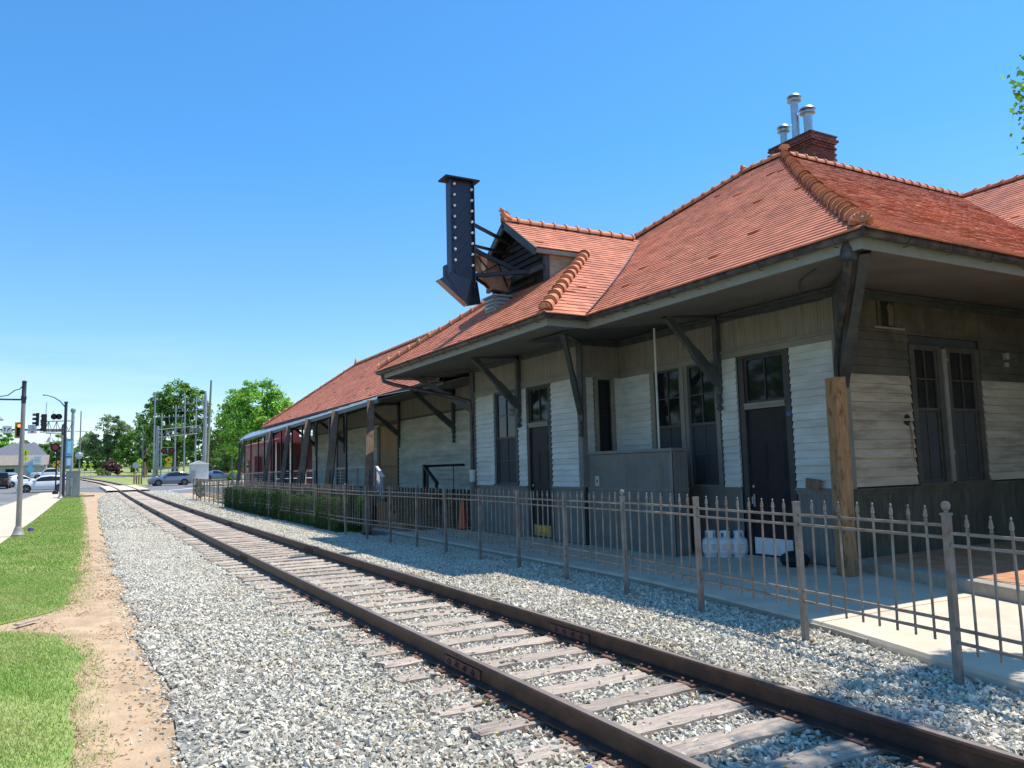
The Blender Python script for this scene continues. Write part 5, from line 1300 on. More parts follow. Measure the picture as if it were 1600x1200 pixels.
# ================================================================== trees
def tree(name, label, loc, h, blobs, n, size, leaf, seed, trunk_r=.3, limbs=6, cat='tree', group=None, gap=.0, dens=1.0, lean=(0, 0)):
    """blobs: (dx, dy, z, rx, ry, rz) volumes filled with leafy clumps"""
    rng = np.random.default_rng(seed); t = thing(name, label, cat, loc, group); L = np.array(loc)
    zc = min(b[2]-b[5]*.3 for b in blobs); mb = MB()
    top = Vector((loc[0]+lean[0], loc[1]+lean[1], loc[2]+zc)); base = Vector(loc)-Vector((0, 0, .2))
    mb.path([base, base.lerp(top, .5)+Vector((rng.normal(0, .1), rng.normal(0, .1), 0)), top], [trunk_r*1.3, trunk_r, trunk_r*.8], 9)
    vols = np.array([b[3]*b[4]*b[5] for b in blobs])**.75; cl = []
    ncl = max(12, n//55)
    for k in range(ncl):
        b = blobs[rng.choice(len(blobs), p=vols/vols.sum())]
        d = rng.normal(size=3); d /= np.linalg.norm(d); r = rng.uniform(.45, 1.04)**.6
        cl.append(np.array([b[0], b[1], b[2]])+d*r*np.array(b[3:6]))
    cl = np.array(cl)
    for k in range(limbs):
        c = cl[rng.integers(len(cl))]; e = Vector(L+c); mid = top.lerp(e, .5)+Vector((0, 0, -.06*(e-top).length))
        mb.path([top-Vector((0, 0, .3)), mid, e], [trunk_r*.55, trunk_r*.3, trunk_r*.1], 6)
    mb.build('trunk', M['bark'], t, True)
    cr = np.mean([b[3] for b in blobs])*.20+size
    ci = rng.integers(0, len(cl), n)
    off = rng.normal(size=(n, 3)); off /= np.linalg.norm(off, axis=1)[:, None]; off *= (rng.random(n)**.5)[:, None]*cr*rng.uniform(.6, 1.35, len(cl))[ci][:, None]
    off[:, 2] *= .7
    P = L+cl[ci]+off
    mid = np.mean([b[:3] for b in blobs], axis=0); nr = cl[ci]-mid; nr = nr/np.linalg.norm(nr, axis=1)[:, None]+np.array([0, 0, .6])
    leaf_cloud('crown', P, nr, size, leaf, t, seed+1)
    return t
def gz(x, y): return (x, y, zg(y))
def ell(*b): return list(b)
tree('shade_tree', 'large spreading grey-green tree with open branches beyond the lawn', gz(4.6, 188), 12, [(-3.4, 0, 6.2, 2.4, 2, 2.0), (.6, 0, 9.4, 3.2, 2.5, 2.9), (3.0, 0, 7.6, 2.2, 2, 3.0), (-1.4, 0, 4.6, 3.6, 2, 1.9)], 9500, .21, M['leaf_grey'], 31, .34, 12)
tree('shade_tree', 'dense mid green tree right of the spreading grey-green tree', gz(9.2, 184), 9, [(0, 0, 5.0, 2.6, 2, 4.0), (2.2, 0, 3.8, 2.2, 2, 2.7), (-1.8, 0, 3.6, 1.8, 2, 2.3)], 8000, .2, M['leaf_mid'], 32)
tree('oak_tree', 'huge dark oak towering behind the metal signal gantry', gz(14.5, 152), 18, [(-3.6, 0, 9.8, 2.5, 2, 4.0), (.2, 0, 13.2, 3.6, 3, 3.9), (3.4, 0, 11.6, 2.4, 2.6, 4.2), (0, 0, 7.2, 4.4, 3, 4.6), (-2, 0, 13.0, 2.2, 2, 1.9), (4.0, 0, 6.0, 2.4, 2, 4.0)], 23000, .25, M['leaf_mid'], 33, .5, 12)
tree('shade_tree', 'narrow bright tree on the left edge of the oak', gz(10.2, 160), 9, [(-.4, 0, 6.4, 1.3, 1.6, 4.4)], 3600, .2, M['leaf_grey'], 34)
tree('maple_tree', 'tall bright green maple rising behind the red caboose', gz(17.2, 92), 13, [(.2, 0, 8.8, 3.3, 2.6, 3.2), (2.2, 0, 7.4, 2.4, 2.4, 3.0), (-1.9, 0, 6.4, 2.3, 2.2, 3.2), (1, 0, 5.2, 3.6, 2.4, 3.0)], 21000, .17, M['leaf_bright'], 35, .4, 10)
tree('shade_tree', 'dark leafy tree between the oak and the bright maple', gz(19.8, 118), 10, [(0, 0, 6.2, 3.2, 2.4, 4.4), (-2.2, 0, 4.4, 2.2, 2, 3.6), (3, 0, 5.6, 2.6, 2, 3.8)], 12000, .2, M['leaf_mid'], 36)
tree('shade_tree', 'lime green tree at the left edge beyond the traffic light', gz(-13.4, 176), 8, [(0, 0, 5.8, 2.4, 2, 3.0), (2.0, 0, 4.4, 1.8, 2, 2.0), (-2.6, 0, 5, 2.4, 2, 3)], 6500, .2, M['leaf_bright'], 37)
tree('shade_tree', 'dark tree behind the round railway lamp', gz(-4.6, 182), 8, [(0, 0, 4.9, 2.2, 2, 3.0), (1.9, 0, 3.8, 1.8, 2, 2.6), (-1.4, 0, 3.6, 1.6, 2, 2.2)], 6500, .2, M['leaf_mid'], 38)
tree('shade_tree', 'small grey tree peeping over the slate roofed house', gz(-8.6, 190), 6, [(0, 0, 4.8, 1.8, 1.5, 1.7), (1.4, 0, 4.0, 1.3, 1.5, 1.3)], 2200, .2, M['leaf_grey'], 39)
tree('shade_tree', 'distant dark tree left of the spreading grey-green tree', gz(.6, 205), 6, [(0, 0, 3.6, 2.6, 2, 2.8), (-2.6, 0, 2.8, 1.8, 2, 2.4), (2.6, 0, 2.6, 2, 2, 2.6)], 5500, .22, M['leaf_dark'], 40)
tree('shade_tree', 'rounded green tree below the gantry at the corner lawn', gz(12.2, 178), 7, [(0, 0, 3.4, 2.6, 2, 2.8), (2.4, 0, 3.6, 2, 2, 3)], 6500, .22, M['leaf_bright'], 41)
tree('shade_tree', 'low leafy tree in front of the brick building', gz(19.6, 122), 4, [(0, 0, 2.5, 1.5, 1.2, 1.4), (1.0, 0, 2.2, 1.2, 1, 1.1)], 3200, .13, M['leaf_bright'], 42, .1)
tree('plum_tree', 'purple leaved plum bush on the far lawn', gz(4.6, 165), 4, [(0, 0, 1.5, 1.5, 1.2, 1.2), (1.1, 0, 1.1, 1.0, 1, .9), (-1.0, 0, 1.0, .9, 1, .8)], 3800, .13, M['leaf_purple'], 43, .12, 5, 'bush')
for k, (x, y, r, lab, lf) in enumerate([(2.9, 162, .9, 'round dark shrub left of the purple plum bush', 'leaf_mid'), (4.0, 160, .6, 'pale grey shrub under the purple plum bush', 'leaf_grey'), (-1.0, 108, .55, 'grey shrub beside the round crossing globe', 'leaf_grey'), (18.4, 113, .85, 'yellow green shrub by the small lamp post', 'leaf_bright'), (8.7, 168, .9, 'shrub behind the stop sign', 'leaf_dark'), (-11.4, 150, .7, 'clipped shrub before the slate roofed house', 'leaf_dark'), (-9.2, 150, .7, 'clipped shrub beside the house gable', 'leaf_dark')]):
    tree('shrub', lab, gz(x, y), 1, [(0, 0, r*.8, r, r*.8, r*.8)], 1100, .09, M[lf], 60+k, .04, 3, 'shrub')
# distant wood closing the view
rng = np.random.default_rng(77); n = 26000
x = rng.uniform(-70, 130, n); y = 232+rng.normal(0, 5, n); hgt = 6.5+2.2*np.sin(x*.21)+1.8*np.sin(x*.53+1)+1.2*np.sin(x*1.3)
P = np.stack([x, y, 4.0+hgt*rng.random(n)**.8], 1)
o = leaf_cloud('distant_wood', P, np.tile([[0, -.6, .8]], (n, 1)), .42, M['leaf_dark'], None, 5); tag(kind(o, 'stuff'), 'distant band of dark woodland along the horizon', 'wood')
# branch of the street tree that reaches in at the upper right; trunk outside the picture
bt = thing('street_tree', 'leafy branch of a street tree reaching in at the upper right', 'tree', (11.6, 2.2, .08))
mb = MB(); mb.path([(11.6, 2.2, .0), (11.55, 2.25, 2.4), (11.4, 2.4, 4.6), (11.2, 2.5, 6.2)], [.26, .22, .18, .12], 10)
mb.path([(11.4, 2.4, 4.4), (10.2, 3.2, 5.1), (9.0, 3.8, 5.3), (8.25, 4.0, 5.35)], [.12, .07, .04, .012], 7)
mb.path([(11.3, 2.4, 4.9), (10.6, 1.4, 6.0), (9.6, .6, 6.6)], [.1, .06, .02], 7); mb.path([(9.4, 3.6, 5.25), (8.7, 3.95, 5.0), (8.2, 4.0, 4.75)], [.04, .02, .006], 6); mb.path([(9.3, 3.7, 5.3), (8.7, 4.0, 5.65), (8.3, 4.05, 5.9)], [.04, .02, .006], 6)
for k in range(26):
    a = Vector((9.0-.03*k, 3.85, 5.25)) + Vector((random.uniform(-.1, .5), random.uniform(-.2, .1), random.uniform(-.3, .4))); b = Vector((random.uniform(7.95, 8.4), random.uniform(3.7, 3.95), random.uniform(4.8, 5.9)))
    mb.path([a, a.lerp(b, .5)+Vector((0, 0, random.uniform(-.08, .08))), b], [.014, .008, .003], 4)
mb.build('trunk', M['bark'], bt, True)
rng = np.random.default_rng(8); cl = []
for k in range(75): cl.append((rng.uniform(8.15, 9.0), rng.uniform(3.5, 3.95), rng.uniform(4.9, 5.75)))
for k in range(90): cl.append((rng.uniform(8.9, 12.6), rng.uniform(.2, 3.7), rng.uniform(5.0, 7.6)))
for k in range(46): cl.append((rng.uniform(7.3, 9.4), rng.uniform(2.7, 4.0), rng.uniform(7.5, 8.3)))
for k in range(20): cl.append((rng.uniform(6.6, 7.6), rng.uniform(2.6, 3.3), rng.uniform(8.2, 8.7)))
cl = np.array(cl); NL = 30000; ci = rng.integers(0, len(cl), NL); P = cl[ci]+rng.normal(0, .085, (NL, 3))
leaf_cloud('crown', P, rng.normal(size=(NL, 3))*.5+np.array([0, 0, .6]), .033, M['leaf_bright'], bt, 9)
# trees across the street, behind the camera side: what the station windows mirror
for k, (x, y, lab) in enumerate([(-15.5, 36, 'street tree across the road mirrored in the near windows'), (-16.5, 47, 'street tree across the road mirrored in the far windows'), (-17.5, 58, 'street tree across the road mirrored in the dormer wing windows'), (-15, 27, 'street tree across the road mirrored in the door light')]):
    tree('street_tree', lab, (x, y, 0), 8, [(0, 0, 6.4, 3.2, 5.2, 4.4), (.4, 1.6, 3.4, 2.2, 4, 2.4)], 6500, .25, M['leaf_mid'], 90+k, .25)

# ================================================================== vehicles
def wheel(parent, x, y, r, w=.22):
    s = 1 if y > 0 else -1
    mb = MB(); mb.lathe([(r*.62, -w/2), (r*.95, -w/2), (r, -w*.3), (r, w*.3), (r*.95, w/2), (r*.62, w/2)], (x, y, r), 20, axis='y', cap=False); o = mb.build('wheel', M['rubber'], parent, True, local=True)
    mb = MB(); mb.lathe([(r*.64, 0), (r*.64, s*.03), (r*.58, s*.02), (r*.56, 0)], (x, y+s*w*.42, r), 20, axis='y')
    for k in range(5):
        a = k*2*math.pi/5; mb.beam((x, y+s*w*.45, r), (x+r*.6*math.cos(a), y+s*w*.45, r+r*.6*math.sin(a)), .03, r*.17, up=(0, 1, 0)) if False else mb.tube((x, y+s*w*.45, r), (x+r*.6*math.cos(a), y+s*w*.43, r+r*.6*math.sin(a)), r*.09, 5)
    mb.lathe([(r*.16, 0), (r*.16, s*.02)], (x, y+s*w*.45, r), 10, axis='y'); mb.build('rim', M['alloy'], o, local=True)
    mb = MB(); mb.lathe([(r*.6, 0), (r*.6, s*.01)], (x, y+s*w*.30, r), 20, axis='y'); mb.build('brake_disc', M['black'], o, local=True)
def car(label, cat, loc, rotz, paintm, sect, wheels, wr, half, glass, name='parked_car', group=None, scale=1):
    """sect: (x, z_low, z_belt, z_top, belt half width, top half width) front (+x) to back; glass: list of (i0, i1, f0, f1) side panes between sections"""
    t = thing(name, label, cat, loc, group, rotz); t.scale = (scale,)*3
    mb = MB(); rows = []
    for (x, zl, zb, zt, hb, ht) in sect:
        r = []
        for sgn in (1, -1):
            side = [(x, sgn*hb*.90, zl), (x, sgn*hb*.99, zl+.10), (x, sgn*hb, (zl+zb)/2), (x, sgn*hb*.97, zb), (x, sgn*ht, zt-.05*(zt > zb+.1)), (x, sgn*ht*.8, zt), (x, 0, zt+.015)]
            r = side if sgn == 1 else r+side[::-1][1:]
        rows.append(r+[r[0]])
    mb.grid(rows); mb.add(rows[0][:-1], [tuple(range(len(rows[0])-1))]); mb.add(rows[-1][:-1], [tuple(range(len(rows[0])-1))])
    b = mb.build('body', paintm, t, True, local=True)
    def side_pt(i, sgn, f, out=.006):
        x, zl, zb, zt, hb, ht = sect[i]; top = zt-.05*(zt > zb+.1)
        y0, z0, y1, z1 = hb*.97, zb, ht, top
        return (x, sgn*(y0+(y1-y0)*f+out), z0+(z1-z0)*f)
    for i0, i1, a0, a1 in glass:
        for sgn in (1, -1):
            p = [side_pt(i0, sgn, .06), side_pt(i1, sgn, .06), side_pt(i1, sgn, a1), side_pt(i0, sgn, a0)]
            MB().poly(*p).build('side_window', M['carglass'], t, local=True)
    for (i0, i1) in half:
        q = []
        for i, f in ((i0, 0), (i1, 1)):
            x, zl, zb, zt, hb, ht = sect[i]
            q.append((x, hb*.86 if f == 0 else ht*.86, zt+.012 if f == 0 else zt+.004))
        (x0, y0, z0), (x1, y1, z1) = q; e = .012*(1 if x0 > x1 else -1)
        MB().poly((x0+e, y0, z0), (x0+e, -y0, z0), (x1+e, -y1, z1), (x1+e, y1, z1)).build('windscreen', M['carglass'], t, local=True)
    for x in wheels:
        for sgn in (1, -1):
            hb = max(s[4] for s in sect); mb = MB()
            mb.lathe([(wr*1.16, 0), (wr*1.16, sgn*.01)], (x, sgn*(hb-.008), wr), 20, axis='y'); mb.build('wheel_arch', M['black'], t, local=True); wheel(t, x, sgn*(hb-.10), wr)
    f, r = sect[0], sect[-1]
    for sgn in (1, -1):
        mb = MB(); mb.box(f[0]-.32, f[0]+.012, sgn*f[4]*.62-.15, sgn*f[4]*.62+.15, f[2]-.20, f[2]-.06); mb.build('headlight', M['headlamp'], t, local=True)
        mb = MB(); mb.box(r[0]-.012, r[0]+.22, sgn*r[4]*.80-.13, sgn*r[4]*.80+.13, r[2]-.16, r[2]+.04); mb.build('tail_light', M['tail'], t, local=True)
        mb = MB(); s1 = sect[glass[0][0]] if glass else sect[3]; mb.box(s1[0]-.35, s1[0]-.18, sgn*(s1[4]+.02)-.08, sgn*(s1[4]+.02)+.08, s1[2]+.02, s1[2]+.16); mb.build('mirror', paintm, t, local=True)
    mb = MB(); mb.box(f[0]-.05, f[0]+.02, -f[4]*.55, f[4]*.55, f[1]+.16, f[2]-.22); mb.build('grille', M['black'], t, local=True)
    mb = MB(); mb.box(r[0]-.02, r[0]+.02, -.26, .26, r[1]+.3, r[1]+.42); mb.build('number_plate', M['white'], t, local=True)
    mb = MB(); mb.box(r[0]+.1, f[0]-.1, -f[4]*.98, f[4]*.98, .20, .32); mb.build('sill', M['black'], t, local=True)
    return t
SUV = [(2.30, .36, .78, .80, .72, .58), (2.18, .28, .86, .90, .86, .72), (1.45, .24, .96, 1.02, .92, .80), (.95, .24, 1.02, 1.06, .93, .82), (.25, .24, 1.02, 1.56, .93, .66), (-.55, .24, 1.03, 1.64, .93, .68), (-1.35, .24, 1.06, 1.60, .93, .66), (-2.0, .28, 1.10, 1.34, .90, .62), (-2.25, .36, 1.02, 1.08, .82, .62)]
SG = [(3, 4, .0, .84), (4, 5, .86, .88), (5, 6, .88, .84), (6, 7, .82, .55)]
SED = [(2.35, .36, .66, .70, .70, .55), (2.2, .26, .74, .80, .84, .70), (1.3, .22, .86, .92, .90, .78), (.8, .22, .90, .95, .91, .80), (.05, .22, .92, 1.38, .91, .64), (-.75, .22, .93, 1.45, .91, .62), (-1.5, .22, .95, 1.25, .90, .60), (-2.1, .26, .95, 1.0, .86, .66), (-2.35, .36, .84, .88, .78, .62)]
DG = [(3, 4, .0, .82), (4, 5, .84, .86), (5, 6, .84, .5)]
PU = [(2.8, .45, .98, 1.02, .84, .70), (2.65, .36, 1.08, 1.14, .95, .84), (1.6, .34, 1.14, 1.20, .98, .88), (1.25, .34, 1.16, 1.22, .98, .88), (.55, .34, 1.18, 1.82, .98, .74), (-.35, .34, 1.18, 1.86, .98, .76), (-.95, .34, 1.18, 1.80, .98, .78), (-1.05, .34, 1.16, 1.20, .98, .92), (-2.8, .40, 1.16, 1.18, .96, .92), (-2.86, .46, 1.10, 1.12, .92, .85)]
PG = [(3, 4, .0, .84), (4, 5, .86, .86), (5, 6, .86, .8)]
car('white crossover stopped at the crossing beside the flashing signal pole', 'car', (-3.35, 89.6, zg(89.6)-.04), math.pi+.06, M['car_white'], SUV, (1.42, -1.38), .36, [(3, 4), (8, 7)], SG)
car('blue grey crossover driving across the track by the bollards', 'car', (8.95, 98.6, zg(98.6)-.04), math.pi+.10, M['car_grey'], SUV, (1.42, -1.38), .36, [(3, 4), (8, 7)], SG)
car('black pickup truck seen from behind at the left edge, tail light glowing', 'pickup', (-8.3, 107.0, zg(107)-.04), math.pi/2, M['car_black'], PU, (1.75, -1.75), .40, [(3, 4), (7, 6)], PG, 'pickup_truck')
car('white hatchback waiting behind the white crossover', 'car', (-6.3, 112.0, zg(112)-.04), .25, M['car_white'], SED, (1.42, -1.38), .34, [(3, 4), (7, 6)], DG)
car('silver SUV behind the near grey lamp post', 'car', (-8.8, 124, zg(124)-.04), math.pi/2+.4, M['car_silver'], SUV, (1.42, -1.38), .36, [(3, 4), (8, 7)], SG)
car('dark blue car farthest back in the left road', 'car', (-9.6, 136, zg(136)-.04), .2, M['car_blue'], SED, (1.42, -1.38), .34, [(3, 4), (7, 6)], DG)
car('white pickup truck far behind the crossing signal', 'pickup', (-4.4, 146, zg(146)-.02), math.pi-.1, M['car_white'], PU, (1.75, -1.75), .40, [(3, 4), (7, 6)], PG, 'pickup_truck')
car('steel blue car parked behind the silver equipment hut', 'car', (16.8, 115.5, zg(115.5)-.02), -.15, M['car_bluegrey'], SED, (1.42, -1.38), .34, [(3, 4), (7, 6)], DG)
# ================================================================== caboose
CB = thing('caboose', 'faded red caboose with dark open end platform parked beyond the freight deck', 'caboose', (12.3, 55, .15))
cx0, cx1, cy0, cy1, cz = 10.75, 13.7, 50.8, 61.5, .15
MB().box(cx0, cx1, cy0+1.5, cy1, .85, 3.75).build('body', M['caboose'], CB)
mb = MB(); mb.prism([(cx0-.15, cy0, 3.74), (cx0-.15, cy0, 3.86), (cx0+.6, cy0, 4.08), (cx1-.6, cy0, 4.08), (cx1+.15, cy0, 3.86), (cx1+.15, cy0, 3.74)], (0, cy1-cy0, 0)); mb.build('roof', M['caboose'], CB)
MB().box(cx0+.6, cx1-.6, 54.2, 57.4, 4.02, 4.75).build('cupola', M['caboose'], CB)
mb = MB(); mb.lathe([(.22, 4.05), (.26, 4.3), (.2, 4.4)], (12.0, 52.6, 0), 12); mb.build('roof_vent', M['galv_dull'], CB)
MB().box(cx0+.05, cx1-.05, cy0+1.49, cy0+1.498, .95, 3.65).build('end_wall', M['caboose_dark'], CB)
mb = MB(); mb.box(11.4, 12.2, cy0+1.45, cy0+1.488, .95, 2.9); mb.build('end_door', M['black'], CB)
mb = MB(); mb.box(12.5, 13.1, cy0+1.45, cy0+1.488, 1.9, 2.9); mb.build('end_window', M['black'], CB)
mb = MB(); mb.box(cx0, cx1, cy0, cy0+1.49, .80, .95); mb.build('end_platform', M['caboose_dark'], CB)
for x in (cx0+.05, 11.7, 12.7, cx1-.05): MB().tube((x, cy0+.05, .9), (x, cy0+.05, 3.76), .03, 6).build('stanchion', M['white'], CB)
for z in (1.4, 1.85): MB().tube((cx0, cy0+.05, z), (cx1, cy0+.05, z), .025, 6).build('end_rail', M['white'], CB)
for y in (53.6, 57.0, 60.0):
    mb = MB(); mb.box(cx0-.03, cx0-.002, y-.45, y+.45, 1.75, 2.75); f = mb.build('window', M['caboose_dark'], CB); MB().box(cx0-.04, cx0-.032, y-.33, y+.33, 1.85, 2.65).build('pane', M['glass'], f)
mb = MB(); mb.prism([(cx0, 55.2, 2.9), (cx0-.45, 55.2, 2.95), (cx0-.45, 55.2, 1.6), (cx0, 55.2, 1.4)], (0, 1.2, 0)); mb.build('bay', M['caboose'], CB)
for y in (53.2, 59.8):
    for x in (11.45, 13.0):
        for dy in (-.6, .6): mb = MB(); mb.lathe([(.42, -.06), (.40, .06)], (x, y+dy, .55), 16, axis='x'); mb.build('wheel', M['rail'], CB)
mb = MB(); mb.box(10.9, 13.5, 52, 61, .62, .86); mb.build('underframe', M['black'], CB)
# ================================================================== near lamp post, signals, street furniture
def street_lamp(label, x, y, h, cat='street lamp', arm=-1.9, name='street_lamp', pole='lamppole', shade=True, h_dark=.86):
    z = zg(y); t = thing(name, label, cat, (x, y, z), None)
    mb = MB(); mb.lathe([(.19, 0), (.19, .05), (.165, .07), (.12, .22), (.105, .26), (.085, .30)], (x, y, z), 14); mb.build('base', M[pole], t, True)
    mb = MB(); mb.lathe([(.082, .28), (.062, h*h_dark)], (x, y, z), 14); mb.build('shaft', M[pole], t, True)
    mb = MB(); mb.lathe([(.066, h*h_dark), (.066, h*h_dark+.12), (.08, h*h_dark+.14), (.08, h*h_dark+.24), (.064, h*h_dark+.26), (.064, h), (.075, h), (.075, h+.03), (.03, h+.06)], (x, y, z), 12); mb.build('collar', M['darkpole'], t, True)
    za = z+h*.885
    if arm:
        mb = MB(); mb.tube((x, y, za), (x+arm, y, za), .028, 8); mb.path([(x-.05*(1 if arm < 0 else -1), y, z+h-.12), (x+arm*.10, y, z+h-.22), (x+arm*.22, y, za+.30), (x+arm*.38, y, za+.13), (x+arm*.6, y, za+.08)], .016, 6); mb.build('arm', M['darkpole'], t, True)
    if shade:
        c = (x+arm*.72, y, za)
        mb = MB(); mb.tube((c[0], c[1], za-.22), (c[0], c[1], za), .03, 8); mb.lathe([(.04, -.22), (.09, -.30), (.15, -.36), (.22, -.56), (.31, -.64), (.31, -.67), (.2, -.64)], c, 16); mb.build('lamp_shade', M['cab'], t, True)
    return t
street_lamp('near taupe lamp post with dark bracket arm on the sidewalk edge', -1.73, 29.4, 4.90, arm=-1.15)
L2 = street_lamp('second grey lamp post with a hanging bell lamp, in front of the teal banner', -1.42, 68.2, 5.55, arm=-1.1, pole='silver')
# traffic signal mast
TM = thing('signal_mast', 'tall dark traffic signal pole with long mast arm and curved lamp arm', 'traffic signal', gz(-1.32, 72))
z0 = zg(72)
mb = MB(); mb.lathe([(.16, 0), (.13, .4), (.11, 7.5), (.14, 7.5), (.14, 7.62)], (-1.32, 72, z0), 12); mb.build('pole', M['darkpole'], TM, True)
mb = MB(); mb.tube((-1.32, 72, 5.62), (-9.5, 72, 5.66), .085, 10, .05); mb.build('mast_arm', M['darkpole'], TM, True)
mb = MB(); mb.path([(-1.32, 72, 7.4), (-1.75, 72, 7.95), (-2.2, 72, 8.25), (-2.7, 72, 8.4), (-2.95, 72, 8.42)], [.045, .04, .035, .03, .05], 8); mb.build('lamp_arm', M['darkpole'], TM, True)
def signal(label, x, y, z, facing, lit=None, back=None, n=3):
    """facing: unit (x, y) the lenses look along"""
    t = thing('traffic_light', label, 'traffic light', (x, y, z), 'traffic light heads on the mast arm'); f = Vector((facing[0], facing[1], 0)).normalized(); s = Vector((f.y, -f.x, 0))
    h = .34*n; c = Vector((x, y, z))
    mb = MB(); mb.beam(c-Vector((0, 0, h/2)), c+Vector((0, 0, h/2)), .34, .20, up=f); mb.build('housing', M['black'], t)
    if back: mb = MB(); mb.beam(c-Vector((0, 0, h/2+.12))-f*.06, c+Vector((0, 0, h/2+.12))-f*.06, .60, .02, up=f); mb.build('backplate', M['yellow'], t)
    for k in range(n):
        p = c+Vector((0, 0, h/2-.17-.34*k))+f*.10
        mb = MB(); mb.tube(p, p+f*.012, .12, 14); o = mb.build('lens', (emit('lit_red_lens', (1.0, .16, .03), 4) if lit == k else M['black']), t)
        mb = MB(); rows = []
        for q in (0, .24):
            rows.append([p+f*q+s*(.14*math.cos(R(a)))+Vector((0, 0, .14*math.sin(R(a)))) for a in range(-20, 201, 20)])
        mb.grid(rows); mb.build('visor', M['black'], o)
    return t
signal('traffic light showing red inside a yellow backplate', -4.45, 71.85, 5.6, (0, -1), 0, True)
signal('dark traffic light head seen in profile, farther from the pole', -3.25, 71.9, 6.45, (-1, -.15))
signal('dark traffic light head nearest the pole, seen from behind', -2.80, 71.9, 6.2, (-.4, 1), None, False, 4)
def flat_sign(label, x, y, z, w, h, m, face=(0, -1), name='road_sign', cat='sign', post=None, diamond=False):
    t = thing(name, label, cat, (x, y, post if post is not None else z)); f = Vector((face[0], face[1], 0)).normalized(); s = Vector((-f.y, f.x, 0)); c = Vector((x, y, z))
    if diamond: pts = [c+s*w/2, c+Vector((0, 0, h/2)), c-s*w/2, c-Vector((0, 0, h/2))]
    else: pts = [c-s*w/2-Vector((0, 0, h/2)), c+s*w/2-Vector((0, 0, h/2)), c+s*w/2+Vector((0, 0, h/2)), c-s*w/2+Vector((0, 0, h/2))]
    mb = MB(); mb.prism(pts, -f*.02); mb.build('plate', m, t)
    if post is not None: mb = MB(); mb.tube((x-f.x*.05, y-f.y*.05, post), (x-f.x*.05, y-f.y*.05, z+h*.3), .035, 8); mb.build('post', M['galv_dull'], t)
    return t, c, s, f
def text(s_, parent, c, s, f, size, m, dz=0, dx=0):
    cu = bpy.data.curves.new('lettering', 'FONT'); cu.body = s_; cu.size = size; cu.align_x = 'CENTER'; cu.align_y = 'CENTER'; cu.extrude = .002
    tmp = bpy.data.objects.new('tmp', cu); me = bpy.data.meshes.new_from_object(tmp); bpy.data.objects.remove(tmp); me.materials.append(m)
    o = bpy.data.objects.new('lettering', me); COL.objects.link(o); o.parent = parent
    o.location = Vector(c)+f*.006+Vector((0, 0, dz))+s*dx-WL[parent.name]
    o.rotation_euler = Matrix((s, Vector((0, 0, 1)), f)).transposed().to_euler(); WL[o.name] = WL[parent.name]
    return o
t, c, s, f = flat_sign('white lane sign with straight and right turn arrows on the mast arm', -5.25, 71.86, 5.66, .62, .56, M['white'])
mb = MB(); F_ = f*.006
def ar(pts, w):
    for a, b in zip(pts, pts[1:]):
        A, B = c+s*a[0]+Vector((0, 0, a[1]))+F_, c+s*b[0]+Vector((0, 0, b[1]))+F_; mb.beam(A, B, .004, w, up=(0, 0, 1) if abs(a[0]-b[0]) > .02 else tuple(s))
ar([(-.14, -.16), (-.14, .06)], .05); mb.prism([c+s*(-.22)+Vector((0, 0, .04))+F_, c+s*(-.06)+Vector((0, 0, .04))+F_, c+s*(-.14)+Vector((0, 0, .17))+F_], f*.003)
ar([(.04, -.16), (.06, -.04), (.12, .05)], .05); mb.prism([c+s*.10+Vector((0, 0, .13))+F_, c+s*.24+Vector((0, 0, .09))+F_, c+s*.13+Vector((0, 0, -.02))+F_], f*.003)
mb.build('arrow_print', M['black'], t)
t, c, s, f = flat_sign('white NO TURN ON RED sign on the mast arm', -3.58, 71.86, 5.68, .60, .68, M['white'])
text('NO', t, c, s, f, .15, M['black'], .22); text('TURN', t, c, s, f, .13, M['black'], .08); text('ON RED', t, c, s, f, .13, M['black'], -.06)
mb = MB(); p = c+Vector((0, 0, -.22))+f*.003; mb.tube(p, p+f*.006, .08, 14); mb.build('red_disc', M['red_paint'], t)
# banners on the signal pole
for (z, h, lab, m2) in ((4.2, 1.38, 'tall teal banner hanging on the dark signal pole', 'palecyan'), (3.05, .78, 'small teal banner below the tall one', 'white')):
    t = thing('banner', lab, 'banner', (-.98, 71.95, z-h/2)); mb = MB(); mb.box(-1.22, -.76, 71.94, 71.955, z-h/2, z+h/2); mb.build('cloth', M['teal'], t)
    mb = MB(); mb.tube((-1.3, 71.95, z+h/2), (-.74, 71.95, z+h/2), .02, 6); mb.tube((-1.3, 71.95, z-h/2), (-.74, 71.95, z-h/2), .02, 6); mb.build('banner_rod', M['darkpole'], t)
    mb = MB(); mb.box(-1.12, -.86, 71.932, 71.938, z-h*.32, z+h*.36); mb.build('print', M[m2], t)
# railway cantilever signal on the left
def truss(mb, p, q, h, n, r=.04):
    p, q = Vector(p), Vector(q); up = Vector((0, 0, h))
    mb.tube(p, q, r, 6); mb.tube(p+up, q+up, r, 6)
    for k in range(n):
        a, b = p.lerp(q, k/n), p.lerp(q, (k+1)/n); mb.tube(a, b+up if k % 2 else a+up, r*.6, 5); mb.tube(a if k % 2 else a+up, b+up if k % 2 else b, r*.6, 5)
CL = thing('crossing_cantilever', 'silver cantilever truss of the railway crossing reaching left over the road', 'railway signal', gz(-.95, 85))
mb = MB(); mb.lathe([(.22, 0), (.22, .1), (.15, .12), (.14, 7.35), (.10, 7.5)], (-.95, 85, zg(85)), 12); mb.lathe([(.10, 7.45), (.2, 7.6), (.24, 7.75), (.18, 7.92), (.0, 7.95)], (-.95, 85, zg(85)), 10); mb.build('pole', M['silver'], CL, True)
